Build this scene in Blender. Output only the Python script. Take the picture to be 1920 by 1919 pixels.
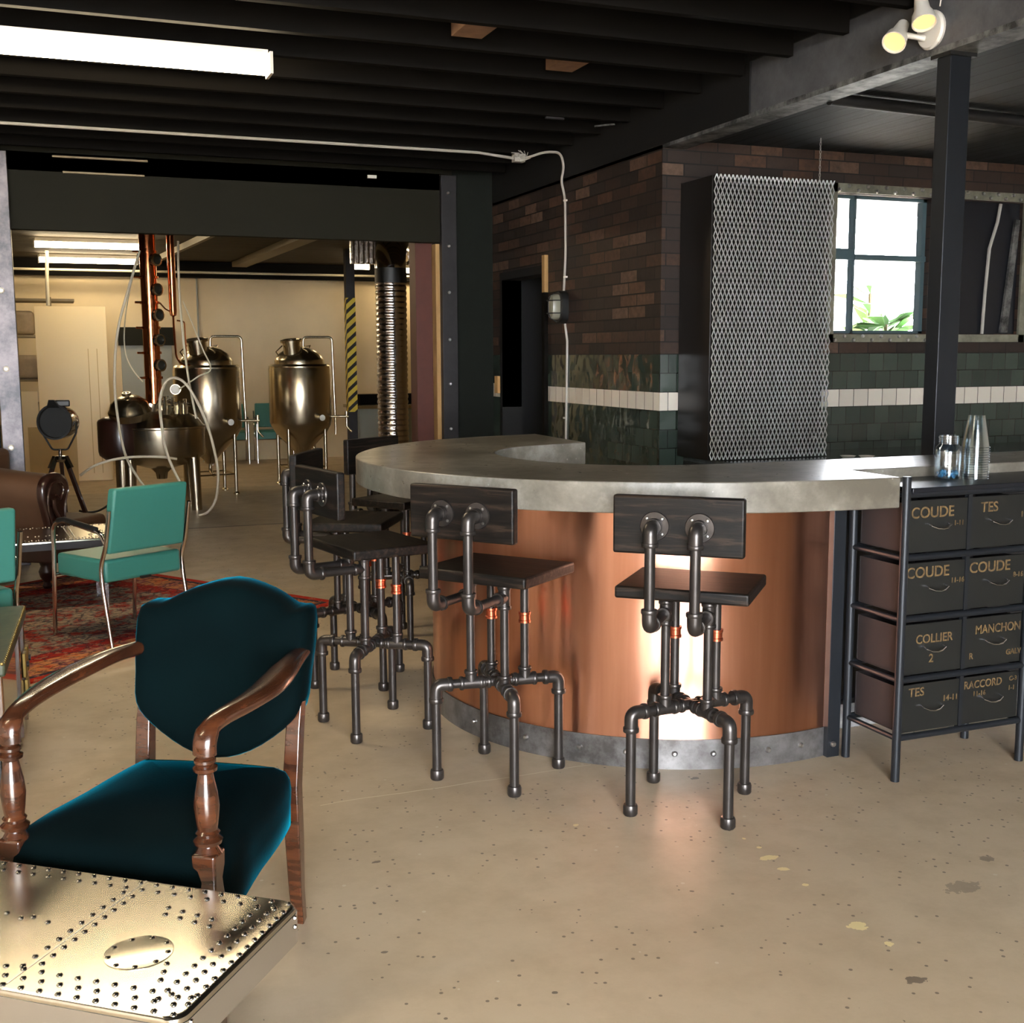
import bpy, bmesh, math, random
from mathutils import Vector, Matrix
PI = math.pi
random.seed(7)
for o in list(bpy.data.objects): bpy.data.objects.remove(o)
SC = bpy.context.scene
COL = SC.collection

# ------------------------------------------------------------------ camera
FPX = 2182.0
YAW, PITCH, ROLL = math.radians(21.475), math.radians(7.649), math.radians(-.2687)
EYE = Vector((0, 0, 1.5))
_F = Vector((math.sin(YAW)*math.cos(PITCH), math.cos(YAW)*math.cos(PITCH), -math.sin(PITCH)))
_R0 = Vector((math.cos(YAW), -math.sin(YAW), 0)); _U0 = _R0.cross(_F)
_R = _R0*math.cos(ROLL) + _U0*math.sin(ROLL); _U = -_R0*math.sin(ROLL) + _U0*math.cos(ROLL)
cd = bpy.data.cameras.new('camera'); cam = bpy.data.objects.new('camera', cd); COL.objects.link(cam)
cd.sensor_fit = 'HORIZONTAL'; cd.sensor_width = 36; cd.lens = 36*FPX/1920; cd.clip_start = .05; cd.clip_end = 200
m = Matrix((( _R.x, _U.x, -_F.x, EYE.x), (_R.y, _U.y, -_F.y, EYE.y), (_R.z, _U.z, -_F.z, EYE.z), (0,0,0,1)))
cam.matrix_world = m
SC.camera = cam
def ray(x, y): return _F + _R*((x-960)/FPX) - _U*((y-959.5)/FPX)
def atY(x, y, Y): d = ray(x, y); return EYE + d*(Y/d.y)
def atX(x, y, X): d = ray(x, y); return EYE + d*(X/d.x)
def atZ(x, y, Z): d = ray(x, y); return EYE + d*((Z-1.5)/d.z)

# ------------------------------------------------------------------ world, exposure, big lights
SC.view_settings.view_transform = 'Standard'; SC.view_settings.look = 'None'
SC.view_settings.exposure = 1.74; SC.view_settings.gamma = 1.0; SC.view_settings.use_curve_mapping = False
SC.cycles.max_bounces = 8; SC.cycles.diffuse_bounces = 4; SC.cycles.glossy_bounces = 4
SC.cycles.transmission_bounces = 6; SC.cycles.transparent_max_bounces = 24
SC.cycles.sample_clamp_indirect = 6; SC.cycles.caustics_reflective = False; SC.cycles.caustics_refractive = False
SC.cycles.use_denoising = True
W = bpy.data.worlds.new('sky'); SC.world = W; W.use_nodes = True
bgn = W.node_tree.nodes['Background']
bgn.inputs[0].default_value = (.93, .96, 1.0, 1); bgn.inputs[1].default_value = 17.0
def portal(loc, rot, sx, sy):
    l = bpy.data.lights.new('window_portal', 'AREA'); l.shape = 'RECTANGLE'; l.size = sx; l.size_y = sy
    l.cycles.is_portal = True
    o = bpy.data.objects.new('window_portal', l); COL.objects.link(o); o.location = loc; o.rotation_euler = rot
portal((-.9, -3.98, 1.5), (-PI/2, 0, 0), 3.4, 3.0)          # open roller door behind the camera, light goes to +Y
portal((5.08, 6.46, 2.07), (PI/2, 0, 0), .8, .95)             # bar window, light goes to -Y

# ------------------------------------------------------------------ helpers: materials
def lin(c):
    if max(c) > 1: c = [v/255 for v in c]
    return tuple((v/12.92 if v <= .04045 else ((v+.055)/1.055)**2.4) for v in c[:3]) + (1,)
class NT:
    def __init__(s, name):
        s.m = bpy.data.materials.new(name); s.m.use_nodes = True; s.t = s.m.node_tree; s.n = s.t.nodes; s.l = s.t.links
        s.p = s.n['Principled BSDF']
    def node(s, ty, **k):
        nd = s.n.new(ty)
        for a, v in k.items():
            if a.startswith('i_'): 
                key = a[2:]; nd.inputs[int(key) if key.isdigit() else key.replace('_', ' ')].default_value = v
            else: setattr(nd, a, v)
        return nd
    def link(s, a, b): s.l.new(a, b)
    def pos(s): return s.node('ShaderNodeNewGeometry').outputs['Position']
    def objc(s): return s.node('ShaderNodeTexCoord').outputs['Object']
    def noise(s, vec, scale, detail=4, rough=.55):
        nd = s.node('ShaderNodeTexNoise'); nd.inputs['Scale'].default_value = scale; nd.inputs['Detail'].default_value = detail
        nd.inputs['Roughness'].default_value = rough
        if vec is not None: s.link(vec, nd.inputs['Vector'])
        return nd.outputs['Fac']
    def ramp(s, fac, stops):
        r = s.node('ShaderNodeValToRGB'); e = r.color_ramp.elements
        while len(e) < len(stops): e.new(.5)
        for i, (p_, c) in enumerate(stops): e[i].position = p_; e[i].color = c if len(c) == 4 else (*c, 1)
        s.link(fac, r.inputs[0]); return r.outputs[0]
    def mix(s, fac, a, b):
        nd = s.node('ShaderNodeMix', data_type='RGBA')
        for sock, v in ((nd.inputs[0], fac), (nd.inputs[6], a), (nd.inputs[7], b)):
            if hasattr(v, 'is_linked'): s.link(v, sock)
            else: sock.default_value = v
        return nd.outputs[2]
    def math(s, op, a, b=0.0, c=0.0, clamp=False):
        nd = s.node('ShaderNodeMath', operation=op); nd.use_clamp = clamp
        for i, v in enumerate((a, b, c)):
            if hasattr(v, 'is_linked'): s.link(v, nd.inputs[i])
            else: nd.inputs[i].default_value = v
        return nd.outputs[0]
    def bump(s, h, strength=.3, dist=.01):
        b = s.node('ShaderNodeBump'); b.inputs['Strength'].default_value = strength; b.inputs['Distance'].default_value = dist
        s.link(h, b.inputs['Height']); s.link(b.outputs[0], s.p.inputs['Normal'])
    def scalev(s, vec, v):
        nd = s.node('ShaderNodeMapping'); nd.inputs['Scale'].default_value = v; s.link(vec, nd.inputs[0]); return nd.outputs[0]
def mat(name, col, rough=.5, metal=0, var=.0, vs=8, bump=0, bs=40, coat=0, spec=.5, stretch=None, col2=None, sheen=0):
    t = NT(name); c = lin(col); p = t.p
    p.inputs['Base Color'].default_value = c; p.inputs['Roughness'].default_value = rough; p.inputs['Metallic'].default_value = metal
    p.inputs['Coat Weight'].default_value = coat; p.inputs['Specular IOR Level'].default_value = spec
    if sheen: p.inputs['Sheen Weight'].default_value = sheen; p.inputs['Sheen Roughness'].default_value = .35
    vec = t.objc()
    if stretch: vec = t.scalev(vec, stretch)
    if var or col2:
        f = t.noise(vec, vs)
        c2 = lin(col2) if col2 else tuple(min(1, v*(1+var)) for v in c[:3])+(1,)
        c1 = c if col2 else tuple(v*(1-var) for v in c[:3])+(1,)
        t.link(t.ramp(f, [(.32, c1), (.68, c2)]), p.inputs['Base Color'])
    if bump: t.bump(t.noise(vec, bs), bump, .004)
    return t.m
def emis(name, col, st):
    t = NT(name); t.p.inputs['Base Color'].default_value = (0.8, .8, .8, 1); t.p.inputs['Emission Color'].default_value = (*col, 1); t.p.inputs['Emission Strength'].default_value = st
    return t.m
def glassmat(name, col=(1,1,1), alpha=.25, rough=.03):
    # thin clear shell: mostly see-through with a glossy coat
    t = NT(name); tr = t.node('ShaderNodeBsdfTransparent'); tr.inputs[0].default_value = (*col, 1)
    t.p.inputs['Base Color'].default_value = (.9, .93, .95, 1); t.p.inputs['Roughness'].default_value = rough
    mx = t.node('ShaderNodeMixShader'); fr = t.node('ShaderNodeLayerWeight'); fr.inputs[0].default_value = .35
    f = t.math('MULTIPLY_ADD', fr.outputs['Facing'], .5, alpha, clamp=True)
    t.link(f, mx.inputs[0]); gl = t.node('ShaderNodeBsdfGlossy'); gl.inputs['Roughness'].default_value = rough; gl.inputs['Color'].default_value = (.9,.95,1,1)
    t.link(tr.outputs[0], mx.inputs[1]); t.link(gl.outputs[0], mx.inputs[2])
    t.link(mx.outputs[0], t.n['Material Output'].inputs[0]); return t.m

# ------------------------------------------------------------------ helpers: geometry
class MB:
    def __init__(s): s.b = bmesh.new()
    def vs(s, pts): return [s.b.verts.new(p) for p in pts]
    def face(s, v):
        try: return s.b.faces.new(v)
        except ValueError: return None
    def box(s, x0, y0, z0, x1, y1, z1):
        v = s.vs([(x, y, z) for z in (z0, z1) for y in (y0, y1) for x in (x0, x1)])
        for f in ((0,2,3,1),(4,5,7,6),(0,1,5,4),(2,6,7,3),(0,4,6,2),(1,3,7,5)): s.face([v[i] for i in f])
        return s
    def hexa(s, bot, top):
        v = s.vs(list(bot)+list(top)); 
        for f in ((3,2,1,0),(4,5,6,7),(0,1,5,4),(1,2,6,5),(2,3,7,6),(3,0,4,7)): s.face([v[i] for i in f])
        return s
    def beam(s, a, b, w, h, up=(0,0,1)):
        a, b = Vector(a), Vector(b); d = (b-a).normalized(); u = Vector(up)
        if abs(d.dot(u)) > .97: u = Vector((1,0,0))
        r = d.cross(u).normalized()*w/2; u2 = r.cross(d).normalized()*h/2
        q = [(-1,-1),(1,-1),(1,1),(-1,1)]
        return s.hexa([a+r*i+u2*j for i, j in q], [b+r*i+u2*j for i, j in q])
    def prism(s, poly, z0, z1):
        lo = s.vs([(p[0], p[1], z0) for p in poly]); hi = s.vs([(p[0], p[1], z1) for p in poly]); n = len(poly)
        s.face(list(reversed(lo))); s.face(hi)
        for i in range(n): s.face([lo[i], lo[(i+1)%n], hi[(i+1)%n], hi[i]])
        return s
    def tube(s, pts, r, n=12, fillet=0, cap=True, rs=None):
        P = [Vector(p) for p in pts]
        if fillet:
            Q = [P[0]]
            for i in range(1, len(P)-1):
                a, b, c = P[i-1], P[i], P[i+1]; f = min(fillet, (a-b).length*.48, (c-b).length*.48)
                p0 = b+(a-b).normalized()*f; p1 = b+(c-b).normalized()*f
                for k in range(7):
                    t = k/6; Q.append(p0*(1-t)**2+b*2*t*(1-t)+p1*t*t)
            Q.append(P[-1]); P = Q
        P = [p for i, p in enumerate(P) if i == 0 or (p-P[i-1]).length > 1e-6]
        rings = []; t0 = (P[1]-P[0]).normalized(); u = t0.orthogonal().normalized()
        for i, p in enumerate(P):
            t = ((P[min(i+1, len(P)-1)]-p).normalized()+(p-P[max(i-1, 0)]).normalized())
            t = t.normalized() if t.length > 1e-6 else t0
            u = (u-t*u.dot(t)); u = u.normalized() if u.length > 1e-6 else t.orthogonal().normalized()
            w = t.cross(u); rr = rs[i] if rs else r
            ex = rr if not isinstance(rr, tuple) else None
            ra, rb = (rr, rr) if ex is not None else rr
            rings.append(s.vs([p+u*(ra*math.cos(2*PI*k/n))+w*(rb*math.sin(2*PI*k/n)) for k in range(n)]))
        for a, b in zip(rings, rings[1:]):
            for k in range(n): s.face([a[k], a[(k+1)%n], b[(k+1)%n], b[k]])
        if cap: s.face(list(reversed(rings[0]))); s.face(rings[-1])
        return s
    def lathe(s, prof, o=(0,0,0), ax=(0,0,1), n=32, a0=0, a1=2*PI):
        o = Vector(o); ax = Vector(ax).normalized(); u = ax.orthogonal().normalized() if abs(ax.z) < .999 else Vector((1,0,0)); w = ax.cross(u)
        full = abs(a1-a0-2*PI) < 1e-6; m_ = n if full else n+1; rings = []
        for r, z in prof:
            if r < 1e-6: rings.append(s.vs([o+ax*z])*m_)
            else: rings.append(s.vs([o+ax*z+(u*math.cos(a0+(a1-a0)*k/n)+w*math.sin(a0+(a1-a0)*k/n))*r for k in range(m_)]))
        for a, b in zip(rings, rings[1:]):
            for k in range(n):
                q = [a[k], a[(k+1)%m_], b[(k+1)%m_], b[k]]; q2 = []
                for v in q:
                    if v not in q2: q2.append(v)
                if len(q2) > 2: s.face(q2)
        return s
    def cyl(s, a, b, r, n=16, r2=None):
        a, b = Vector(a), Vector(b); L = (b-a).length; r2 = r if r2 is None else r2
        return s.lathe([(0,0),(r,0),(r2,L),(0,L)], a, b-a, n)
    def sphere(s, o, r, n=12, sz=1, k=8):
        return s.lathe([(r*math.sin(PI*i/k), -r*sz*math.cos(PI*i/k)) for i in range(k+1)], o, (0,0,1), n)
    def puff(s, outline, prof, plane=None):
        # outline: 2D points; prof: (inset scale, height) pairs; plane maps (u, v, h) to 3D
        cx = sum(p[0] for p in outline)/len(outline); cy = sum(p[1] for p in outline)/len(outline); n = len(outline)
        plane = plane or (lambda u, v, h: (u, v, h)); rings = []
        for sc, h in prof: rings.append(s.vs([plane(cx+(p[0]-cx)*sc, cy+(p[1]-cy)*sc, h) for p in outline]))
        for a, b in zip(rings, rings[1:]):
            for k in range(n): s.face([a[k], a[(k+1)%n], b[(k+1)%n], b[k]])
        s.face(list(reversed(rings[0]))); s.face(rings[-1]); return s
    def build(s, name, mt, parent=None, world=False, bevel=0, ang=38, solid=0):
        bmesh.ops.remove_doubles(s.b, verts=s.b.verts, dist=1e-6)
        bmesh.ops.recalc_face_normals(s.b, faces=s.b.faces)
        if world and parent is not None:
            mw = parent_matrix(parent).inverted(); bmesh.ops.transform(s.b, matrix=mw, verts=s.b.verts)
        for f in s.b.faces: f.smooth = True
        a = math.radians(ang)
        for e in s.b.edges:
            if len(e.link_faces) == 2: e.smooth = e.calc_face_angle(0) < a
        me = bpy.data.meshes.new(name); s.b.to_mesh(me); s.b.free(); me.materials.append(mt)
        o = bpy.data.objects.new(name, me); COL.objects.link(o)
        if parent is not None: o.parent = parent
        if solid: md = o.modifiers.new('solid', 'SOLIDIFY'); md.thickness = solid; md.offset = 0
        if bevel: md = o.modifiers.new('bevel', 'BEVEL'); md.width = bevel; md.segments = 3; md.limit_method = 'ANGLE'; md.angle_limit = math.radians(40)
        return o
def parent_matrix(o):
    m_ = Matrix.Identity(4); ch = []
    while o is not None: ch.append(o); o = o.parent
    for q in reversed(ch): m_ = m_ @ (Matrix.Translation(q.location) @ q.rotation_euler.to_matrix().to_4x4())
    return m_
def thing(name, label, cat, loc=(0,0,0), rz=0, group=None):
    o = bpy.data.objects.new(name, None); COL.objects.link(o); o.location = loc; o.rotation_euler = (0, 0, rz)
    o.empty_display_size = .1
    return tag(o, label, cat, group)
def tag(o, label, cat, group=None):
    o['label'] = label; o['category'] = cat
    if group: o['group'] = group
    return o
def struct(o): o['kind'] = 'structure'; return o
def kids(o, cmap):
    return cmap.get(o, [])
def copy_tree(root, loc, rz, label, group=None):
    cmap = {}
    for q in bpy.data.objects:
        if q.parent: cmap.setdefault(q.parent, []).append(q)
    def rec(o, par):
        c = o.copy(); COL.objects.link(c)
        if par is not None: c.parent = par
        for k in cmap.get(o, []): rec(k, c)
        return c
    c = rec(root, None); c.location = loc; c.rotation_euler = (0, 0, rz); c['label'] = label
    if group: c['group'] = group
    return c
def text_mesh(name, txt, size, mt, parent, origin, xdir, ydir, depth=.0008, sx=1.0):
    cu = bpy.data.curves.new(name, 'FONT'); cu.body = txt; cu.size = size; cu.extrude = depth; cu.offset = size*.012
    cu.align_x = 'CENTER'; cu.align_y = 'CENTER'
    t = bpy.data.objects.new(name+'_src', cu); COL.objects.link(t)
    bpy.context.view_layer.update()
    me = bpy.data.meshes.new_from_object(t.evaluated_get(bpy.context.evaluated_depsgraph_get()))
    bpy.data.objects.remove(t)
    xd, yd = Vector(xdir)*sx, Vector(ydir); nz = Vector(xdir).cross(yd)
    M4 = Matrix(((xd.x, yd.x, nz.x, origin[0]), (xd.y, yd.y, nz.y, origin[1]), (xd.z, yd.z, nz.z, origin[2]), (0,0,0,1)))
    me.transform(M4); me.materials.clear(); me.materials.append(mt); me.name = name
    o = bpy.data.objects.new(name, me); COL.objects.link(o); o.parent = parent; return o
def smooth_poly(P, k=4, closed=False):
    n = len(P); out = []
    P = [Vector(p) for p in P]
    rng = range(n) if closed else range(n-1)
    for i in rng:
        g = (lambda j: P[j % n]) if closed else (lambda j: P[max(0, min(n-1, j))])
        p0, p1, p2, p3 = g(i-1), g(i), g(i+1), g(i+2)
        for q in range(k):
            t = q/k; out.append(.5*((2*p1)+(p2-p0)*t+(2*p0-5*p1+4*p2-p3)*t*t+(3*p1-p0-3*p2+p3)*t**3))
    if not closed: out.append(P[-1])
    return out

# ------------------------------------------------------------------ materials
def floor_mat():
    t = NT('polished_concrete'); pos = t.pos(); p = t.p
    big = t.noise(pos, .7, 5, .6); mid = t.noise(pos, 5, 6, .65)
    c = t.ramp(big, [(.3, lin((186,165,137))), (.55, lin((201,180,151))), (.75, lin((206,190,167)))])
    c = t.mix(t.math('MULTIPLY', t.math('SUBTRACT', mid, .42, clamp=True), 1.5, clamp=True), c, lin((160,140,112)))
    v = t.node('ShaderNodeTexVoronoi'); v.inputs['Scale'].default_value = 34; t.link(pos, v.inputs['Vector'])
    msk = t.math('GREATER_THAN', t.noise(pos, 3.0, 3), .47)
    sep = t.node('ShaderNodeSeparateColor'); t.link(v.outputs['Color'], sep.inputs[0])
    sp = t.math('MULTIPLY', t.math('LESS_THAN', v.outputs['Distance'], .17), t.math('GREATER_THAN', sep.outputs[0], .5))
    sp = t.math('MULTIPLY', sp, msk)
    c = t.mix(t.math('MULTIPLY', sp, .75), c, lin((84,72,60)))
    v2 = t.node('ShaderNodeTexVoronoi'); v2.inputs['Scale'].default_value = 17; t.link(pos, v2.inputs['Vector'])
    sep2 = t.node('ShaderNodeSeparateColor'); t.link(v2.outputs['Color'], sep2.inputs[0])
    sp2 = t.math('MULTIPLY', t.math('LESS_THAN', v2.outputs['Distance'], .1), t.math('GREATER_THAN', sep2.outputs[1], .86))
    c = t.mix(t.math('MULTIPLY', sp2, .5), c, lin((216,208,190)))
    # stains and paint flecks at their own places
    xyz = t.node('ShaderNodeSeparateXYZ'); t.link(pos, xyz.inputs[0])
    wob = t.noise(pos, 45, 3)
    def blot(x, y, r, col, a=1.0, ax=1.0, rot=0):
        nonlocal c
        dx = t.math('SUBTRACT', xyz.outputs[0], x); dy = t.math('SUBTRACT', xyz.outputs[1], y)
        cr, sr = math.cos(rot), math.sin(rot)
        u = t.math('ADD', t.math('MULTIPLY', dx, cr/ax), t.math('MULTIPLY', dy, sr/ax)); w_ = t.math('ADD', t.math('MULTIPLY', dx, -sr), t.math('MULTIPLY', dy, cr))
        d = t.math('SQRT', t.math('ADD', t.math('MULTIPLY', u, u), t.math('MULTIPLY', w_, w_)))
        d = t.math('ADD', d, t.math('MULTIPLY', t.math('SUBTRACT', wob, .5), r*2.2))
        k = t.math('MULTIPLY', t.math('LESS_THAN', d, r), a); c = t.mix(k, c, lin(col))
    Y = (232,214,160); D = (96,84,72)
    for px, py, r, cl, a, ax in ((1440,1609,.016,Y,1,1.7),(1470,1630,.012,Y,1,1.5),(1424,1590,.007,Y,1,1.3),(1511,1660,.007,Y,1,1.4),(1608,1736,.021,Y,1,1.2),(1668,1771,.011,Y,1,1.2),(1395,1573,.006,Y,1,1),
            (1080,1548,.009,Y,.8,1),(1805,1664,.03,D,.45,2.0),(1850,1610,.016,D,.6,1.5),(1717,1838,.016,D,.8,1.8),(1040,1862,.006,D,.9,1.3),(1303,1460,.010,D,.8,1.8),(705,1617,.007,D,.8,2),(721,1786,.006,D,.8,1.6)):
        q = atZ(px, py, 0); blot(q.x, q.y, r, cl, a, ax)
    # hairline crack
    a_, b_ = atZ(600, 1510, 0), atZ(1108, 1435, 0); dv = (b_-a_); L = dv.length; dv /= L
    wb2 = t.noise(pos, 6, 2)
    s_ = t.math('ADD', t.math('MULTIPLY', t.math('SUBTRACT', xyz.outputs[0], a_.x), dv.x), t.math('MULTIPLY', t.math('SUBTRACT', xyz.outputs[1], a_.y), dv.y))
    d_ = t.math('ADD', t.math('MULTIPLY', t.math('SUBTRACT', xyz.outputs[0], a_.x), -dv.y), t.math('MULTIPLY', t.math('SUBTRACT', xyz.outputs[1], a_.y), dv.x))
    d_ = t.math('ABSOLUTE', t.math('ADD', d_, t.math('MULTIPLY', t.math('SUBTRACT', wb2, .5), .03)))
    k = t.math('MULTIPLY', t.math('LESS_THAN', d_, .0028), t.math('MULTIPLY', t.math('GREATER_THAN', s_, 0), t.math('LESS_THAN', s_, L)))
    c = t.mix(t.math('MULTIPLY', k, .7), c, lin((228,216,190)))
    # saw-cut joint running across the opening, darker sealed slab beyond it
    j = t.math('LESS_THAN', t.math('ABSOLUTE', t.math('SUBTRACT', xyz.outputs[1], 10.47)), .02)
    c = t.mix(t.math('MULTIPLY', j, .9), c, lin((60,50,40)))
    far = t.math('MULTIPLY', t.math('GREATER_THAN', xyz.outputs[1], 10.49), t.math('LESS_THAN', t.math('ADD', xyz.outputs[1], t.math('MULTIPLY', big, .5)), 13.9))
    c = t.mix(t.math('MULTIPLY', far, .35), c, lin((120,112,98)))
    t.link(c, p.inputs['Base Color'])
    rr = t.math('MULTIPLY_ADD', mid, .35, .22); t.link(rr, p.inputs['Roughness'])
    p.inputs['Specular IOR Level'].default_value = .45
    t.bump(t.noise(pos, 60, 5), .12, .003)
    return t.m
def brick_tile_mat(name, axis):
    t = NT(name); pos = t.pos(); p = t.p
    xyz = t.node('ShaderNodeSeparateXYZ'); t.link(pos, xyz.inputs[0]); z = xyz.outputs[2]
    cb = t.node('ShaderNodeCombineXYZ'); t.link(xyz.outputs[axis], cb.inputs[0])
    t.link(t.math('SUBTRACT', z, 1.501-.0755*10), cb.inputs[1])
    def brick(w, h, mort, offv, c1, c2, vec):
        b = t.node('ShaderNodeTexBrick'); b.offset = .5; b.inputs['Scale'].default_value = 1; b.inputs['Brick Width'].default_value = w
        b.inputs['Row Height'].default_value = h; b.inputs['Mortar Size'].default_value = mort; b.inputs['Mortar Smooth'].default_value = .1
        b.inputs['Bias'].default_value = 0
        b.inputs['Color1'].default_value = c1; b.inputs['Color2'].default_value = c2; b.inputs['Mortar'].default_value = (0,0,0,1)
        t.link(vec, b.inputs['Vector']); return b
    b = brick(.232, .0755, .0045, 0, (0,0,0,1), (1,1,1,1), cb.outputs[0])
    bw = t.ramp(b.outputs['Color'], [(0, lin((28,20,16))), (.35, lin((54,37,28))), (.62, lin((40,32,28))), (.85, lin((82,56,40))), (1, lin((102,80,66)))])
    bn = t.noise(pos, 22, 5, .7)
    bw = t.mix(t.math('MULTIPLY', t.math('SUBTRACT', bn, .38, clamp=True), 2.2, clamp=True), bw, lin((40,30,25)))
    bw = t.mix(b.outputs['Fac'], bw, lin((14,12,11)))
    cb2 = t.node('ShaderNodeCombineXYZ'); t.link(xyz.outputs[axis], cb2.inputs[0]); t.link(t.math('SUBTRACT', z, 1.272-.115*9), cb2.inputs[1])
    b2 = brick(.115, .115, .0022, 0, (0,0,0,1), (1,1,1,1), cb2.outputs[0])
    green = t.ramp(b2.outputs['Color'], [(0, lin((40,50,44))), (1, lin((56,68,60)))])
    cream = t.ramp(b2.outputs['Color'], [(0, lin((206,198,184))), (1, lin((222,214,200)))])
    isc = t.math('MULTIPLY', t.math('GREATER_THAN', z, 1.157), t.math('LESS_THAN', z, 1.272))
    tc = t.mix(isc, green, cream); tc = t.mix(b2.outputs['Fac'], tc, lin((16,18,16)))
    ist = t.math('LESS_THAN', z, 1.501)
    t.link(t.mix(ist, bw, tc), p.inputs['Base Color'])
    t.link(t.mix(ist, (.62,.62,.62,1), (.08,.08,.08,1)), p.inputs['Roughness'])
    # relief: recessed mortar, rough brick faces, slightly wavy glaze
    hb = t.math('ADD', t.math('MULTIPLY', b.outputs['Fac'], -1.0), t.math('MULTIPLY', bn, .5))
    sepc = t.node('ShaderNodeSeparateColor'); t.link(b2.outputs['Color'], sepc.inputs[0])
    off = t.node('ShaderNodeVectorMath', operation='SCALE'); t.link(pos, off.inputs[0]); off.inputs[3].default_value = 1
    wav = t.noise(pos, 9, 1, .3)
    ht = t.math('ADD', t.math('MULTIPLY', b2.outputs['Fac'], -.6), t.math('MULTIPLY', wav, 2.2))
    h = t.math('ADD', t.math('MULTIPLY', ist, ht), t.math('MULTIPLY', t.math('SUBTRACT', 1, ist), hb))
    t.bump(h, .6, .004)
    return t.m
def concrete_top_mat():
    t = NT('bar_concrete'); pos = t.pos(); p = t.p
    a = t.noise(pos, 3.2, 6, .65); b = t.noise(pos, 14, 5, .7)
    c = t.ramp(a, [(.36, lin((92,87,77))), (.5, lin((124,119,108))), (.62, lin((150,146,136)))])
    c = t.mix(t.math('MULTIPLY', t.math('SUBTRACT', b, .42, clamp=True), 2.6, clamp=True), c, lin((96,90,80)))
    v = t.node('ShaderNodeTexVoronoi'); v.inputs['Scale'].default_value = 38; t.link(pos, v.inputs['Vector'])
    s2 = t.node('ShaderNodeSeparateColor'); t.link(v.outputs['Color'], s2.inputs[0])
    sp = t.math('MULTIPLY', t.math('LESS_THAN', v.outputs['Distance'], .15), t.math('GREATER_THAN', s2.outputs[0], .88))
    c = t.mix(t.math('MULTIPLY', sp, .35), c, lin((206,200,188)))
    t.link(c, p.inputs['Base Color']); t.link(t.math('MULTIPLY_ADD', b, .10, .24), p.inputs['Roughness'])
    p.inputs['Specular IOR Level'].default_value = .6
    t.bump(t.noise(pos, 30, 4), .1, .003); return t.m
def copper_sheet_mat():
    t = NT('copper_sheet'); pos = t.pos(); p = t.p; p.inputs['Metallic'].default_value = 1
    p.inputs['Anisotropic'].default_value = .85; p.inputs['Anisotropic Rotation'].default_value = .25
    tg = t.node('ShaderNodeTangent', direction_type='RADIAL', axis='Z'); t.link(tg.outputs[0], p.inputs['Tangent'])
    n = t.noise(t.scalev(pos, (9, 9, .5)), 2.0, 4)
    t.link(t.ramp(n, [(.3, lin((226,160,130))), (.7, lin((240,178,148)))]), p.inputs['Base Color'])
    n2 = t.noise(t.scalev(pos, (1, 1, .6)), 7, 5)
    t.link(t.math('MULTIPLY_ADD', n2, .12, .25), p.inputs['Roughness'])
    t.bump(t.noise(t.scalev(pos, (5, 5, .6)), 1.2, 2), .10, .02); return t.m
def rug_mat():
    t = NT('oriental_rug'); o = t.objc(); p = t.p
    xyz = t.node('ShaderNodeSeparateXYZ'); t.link(o, xyz.inputs[0])
    ax = t.math('SUBTRACT', 1.5, t.math('ABSOLUTE', xyz.outputs[0])); ay = t.math('SUBTRACT', 1.1, t.math('ABSOLUTE', xyz.outputs[1]))
    e = t.math('MINIMUM', ax, ay)
    n1 = t.noise(o, 7, 6, .7); n2 = t.noise(o, 26, 4, .7)
    wob = t.math('MULTIPLY', t.math('SUBTRACT', n1, .5), .05); e2 = t.math('ADD', e, wob)
    field = t.ramp(n1, [(.32, lin((110,34,32))), (.44, lin((158,58,44))), (.50, lin((128,118,108))), (.57, lin((176,150,122))), (.63, lin((78,88,92))), (.7, lin((150,70,50)))])
    band = t.ramp(n1, [(.34, lin((190,66,44))), (.47, lin((206,140,88))), (.56, lin((140,72,82))), (.66, lin((204,150,110)))])
    red = lin((184,54,38))
    c = t.mix(t.math('LESS_THAN', e2, .42), field, lin((160,46,38)))
    c = t.mix(t.math('LESS_THAN', e2, .30), c, band)
    c = t.mix(t.math('LESS_THAN', e2, .09), c, lin((70,56,64)))
    c = t.mix(t.math('LESS_THAN', e, .055), c, red)
    v = t.node('ShaderNodeTexVoronoi', feature='DISTANCE_TO_EDGE'); v.inputs['Scale'].default_value = 9
    t.link(t.scalev(o, (1, 1.6, 1)), v.inputs['Vector'])
    ln = t.math('MULTIPLY', t.math('LESS_THAN', v.outputs['Distance'], .07), t.math('GREATER_THAN', n2, .45))
    ln = t.math('MULTIPLY', ln, t.math('GREATER_THAN', e, .07))
    c = t.mix(t.math('MULTIPLY', ln, .7), c, lin((48,44,52)))
    fk = t.math('MULTIPLY', t.math('GREATER_THAN', n2, .58), .5); c = t.mix(fk, c, lin((190,140,112)))
    t.link(c, p.inputs['Base Color']); p.inputs['Roughness'].default_value = .95; p.inputs['Specular IOR Level'].default_value = .1
    t.bump(n2, .4, .004); return t.m
def wood_mat(name, c1, c2, rough=.4, st=(1, 14, 14), sc=3, coat=0, spec=.5):
    t = NT(name); o = t.objc(); p = t.p; p.inputs['Specular IOR Level'].default_value = spec
    f = t.noise(t.scalev(o, st), sc, 5, .6); t.link(t.ramp(f, [(.3, lin(c1)), (.7, lin(c2))]), p.inputs['Base Color'])
    p.inputs['Roughness'].default_value = rough; p.inputs['Coat Weight'].default_value = coat; t.bump(f, .2, .003); return t.m
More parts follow.
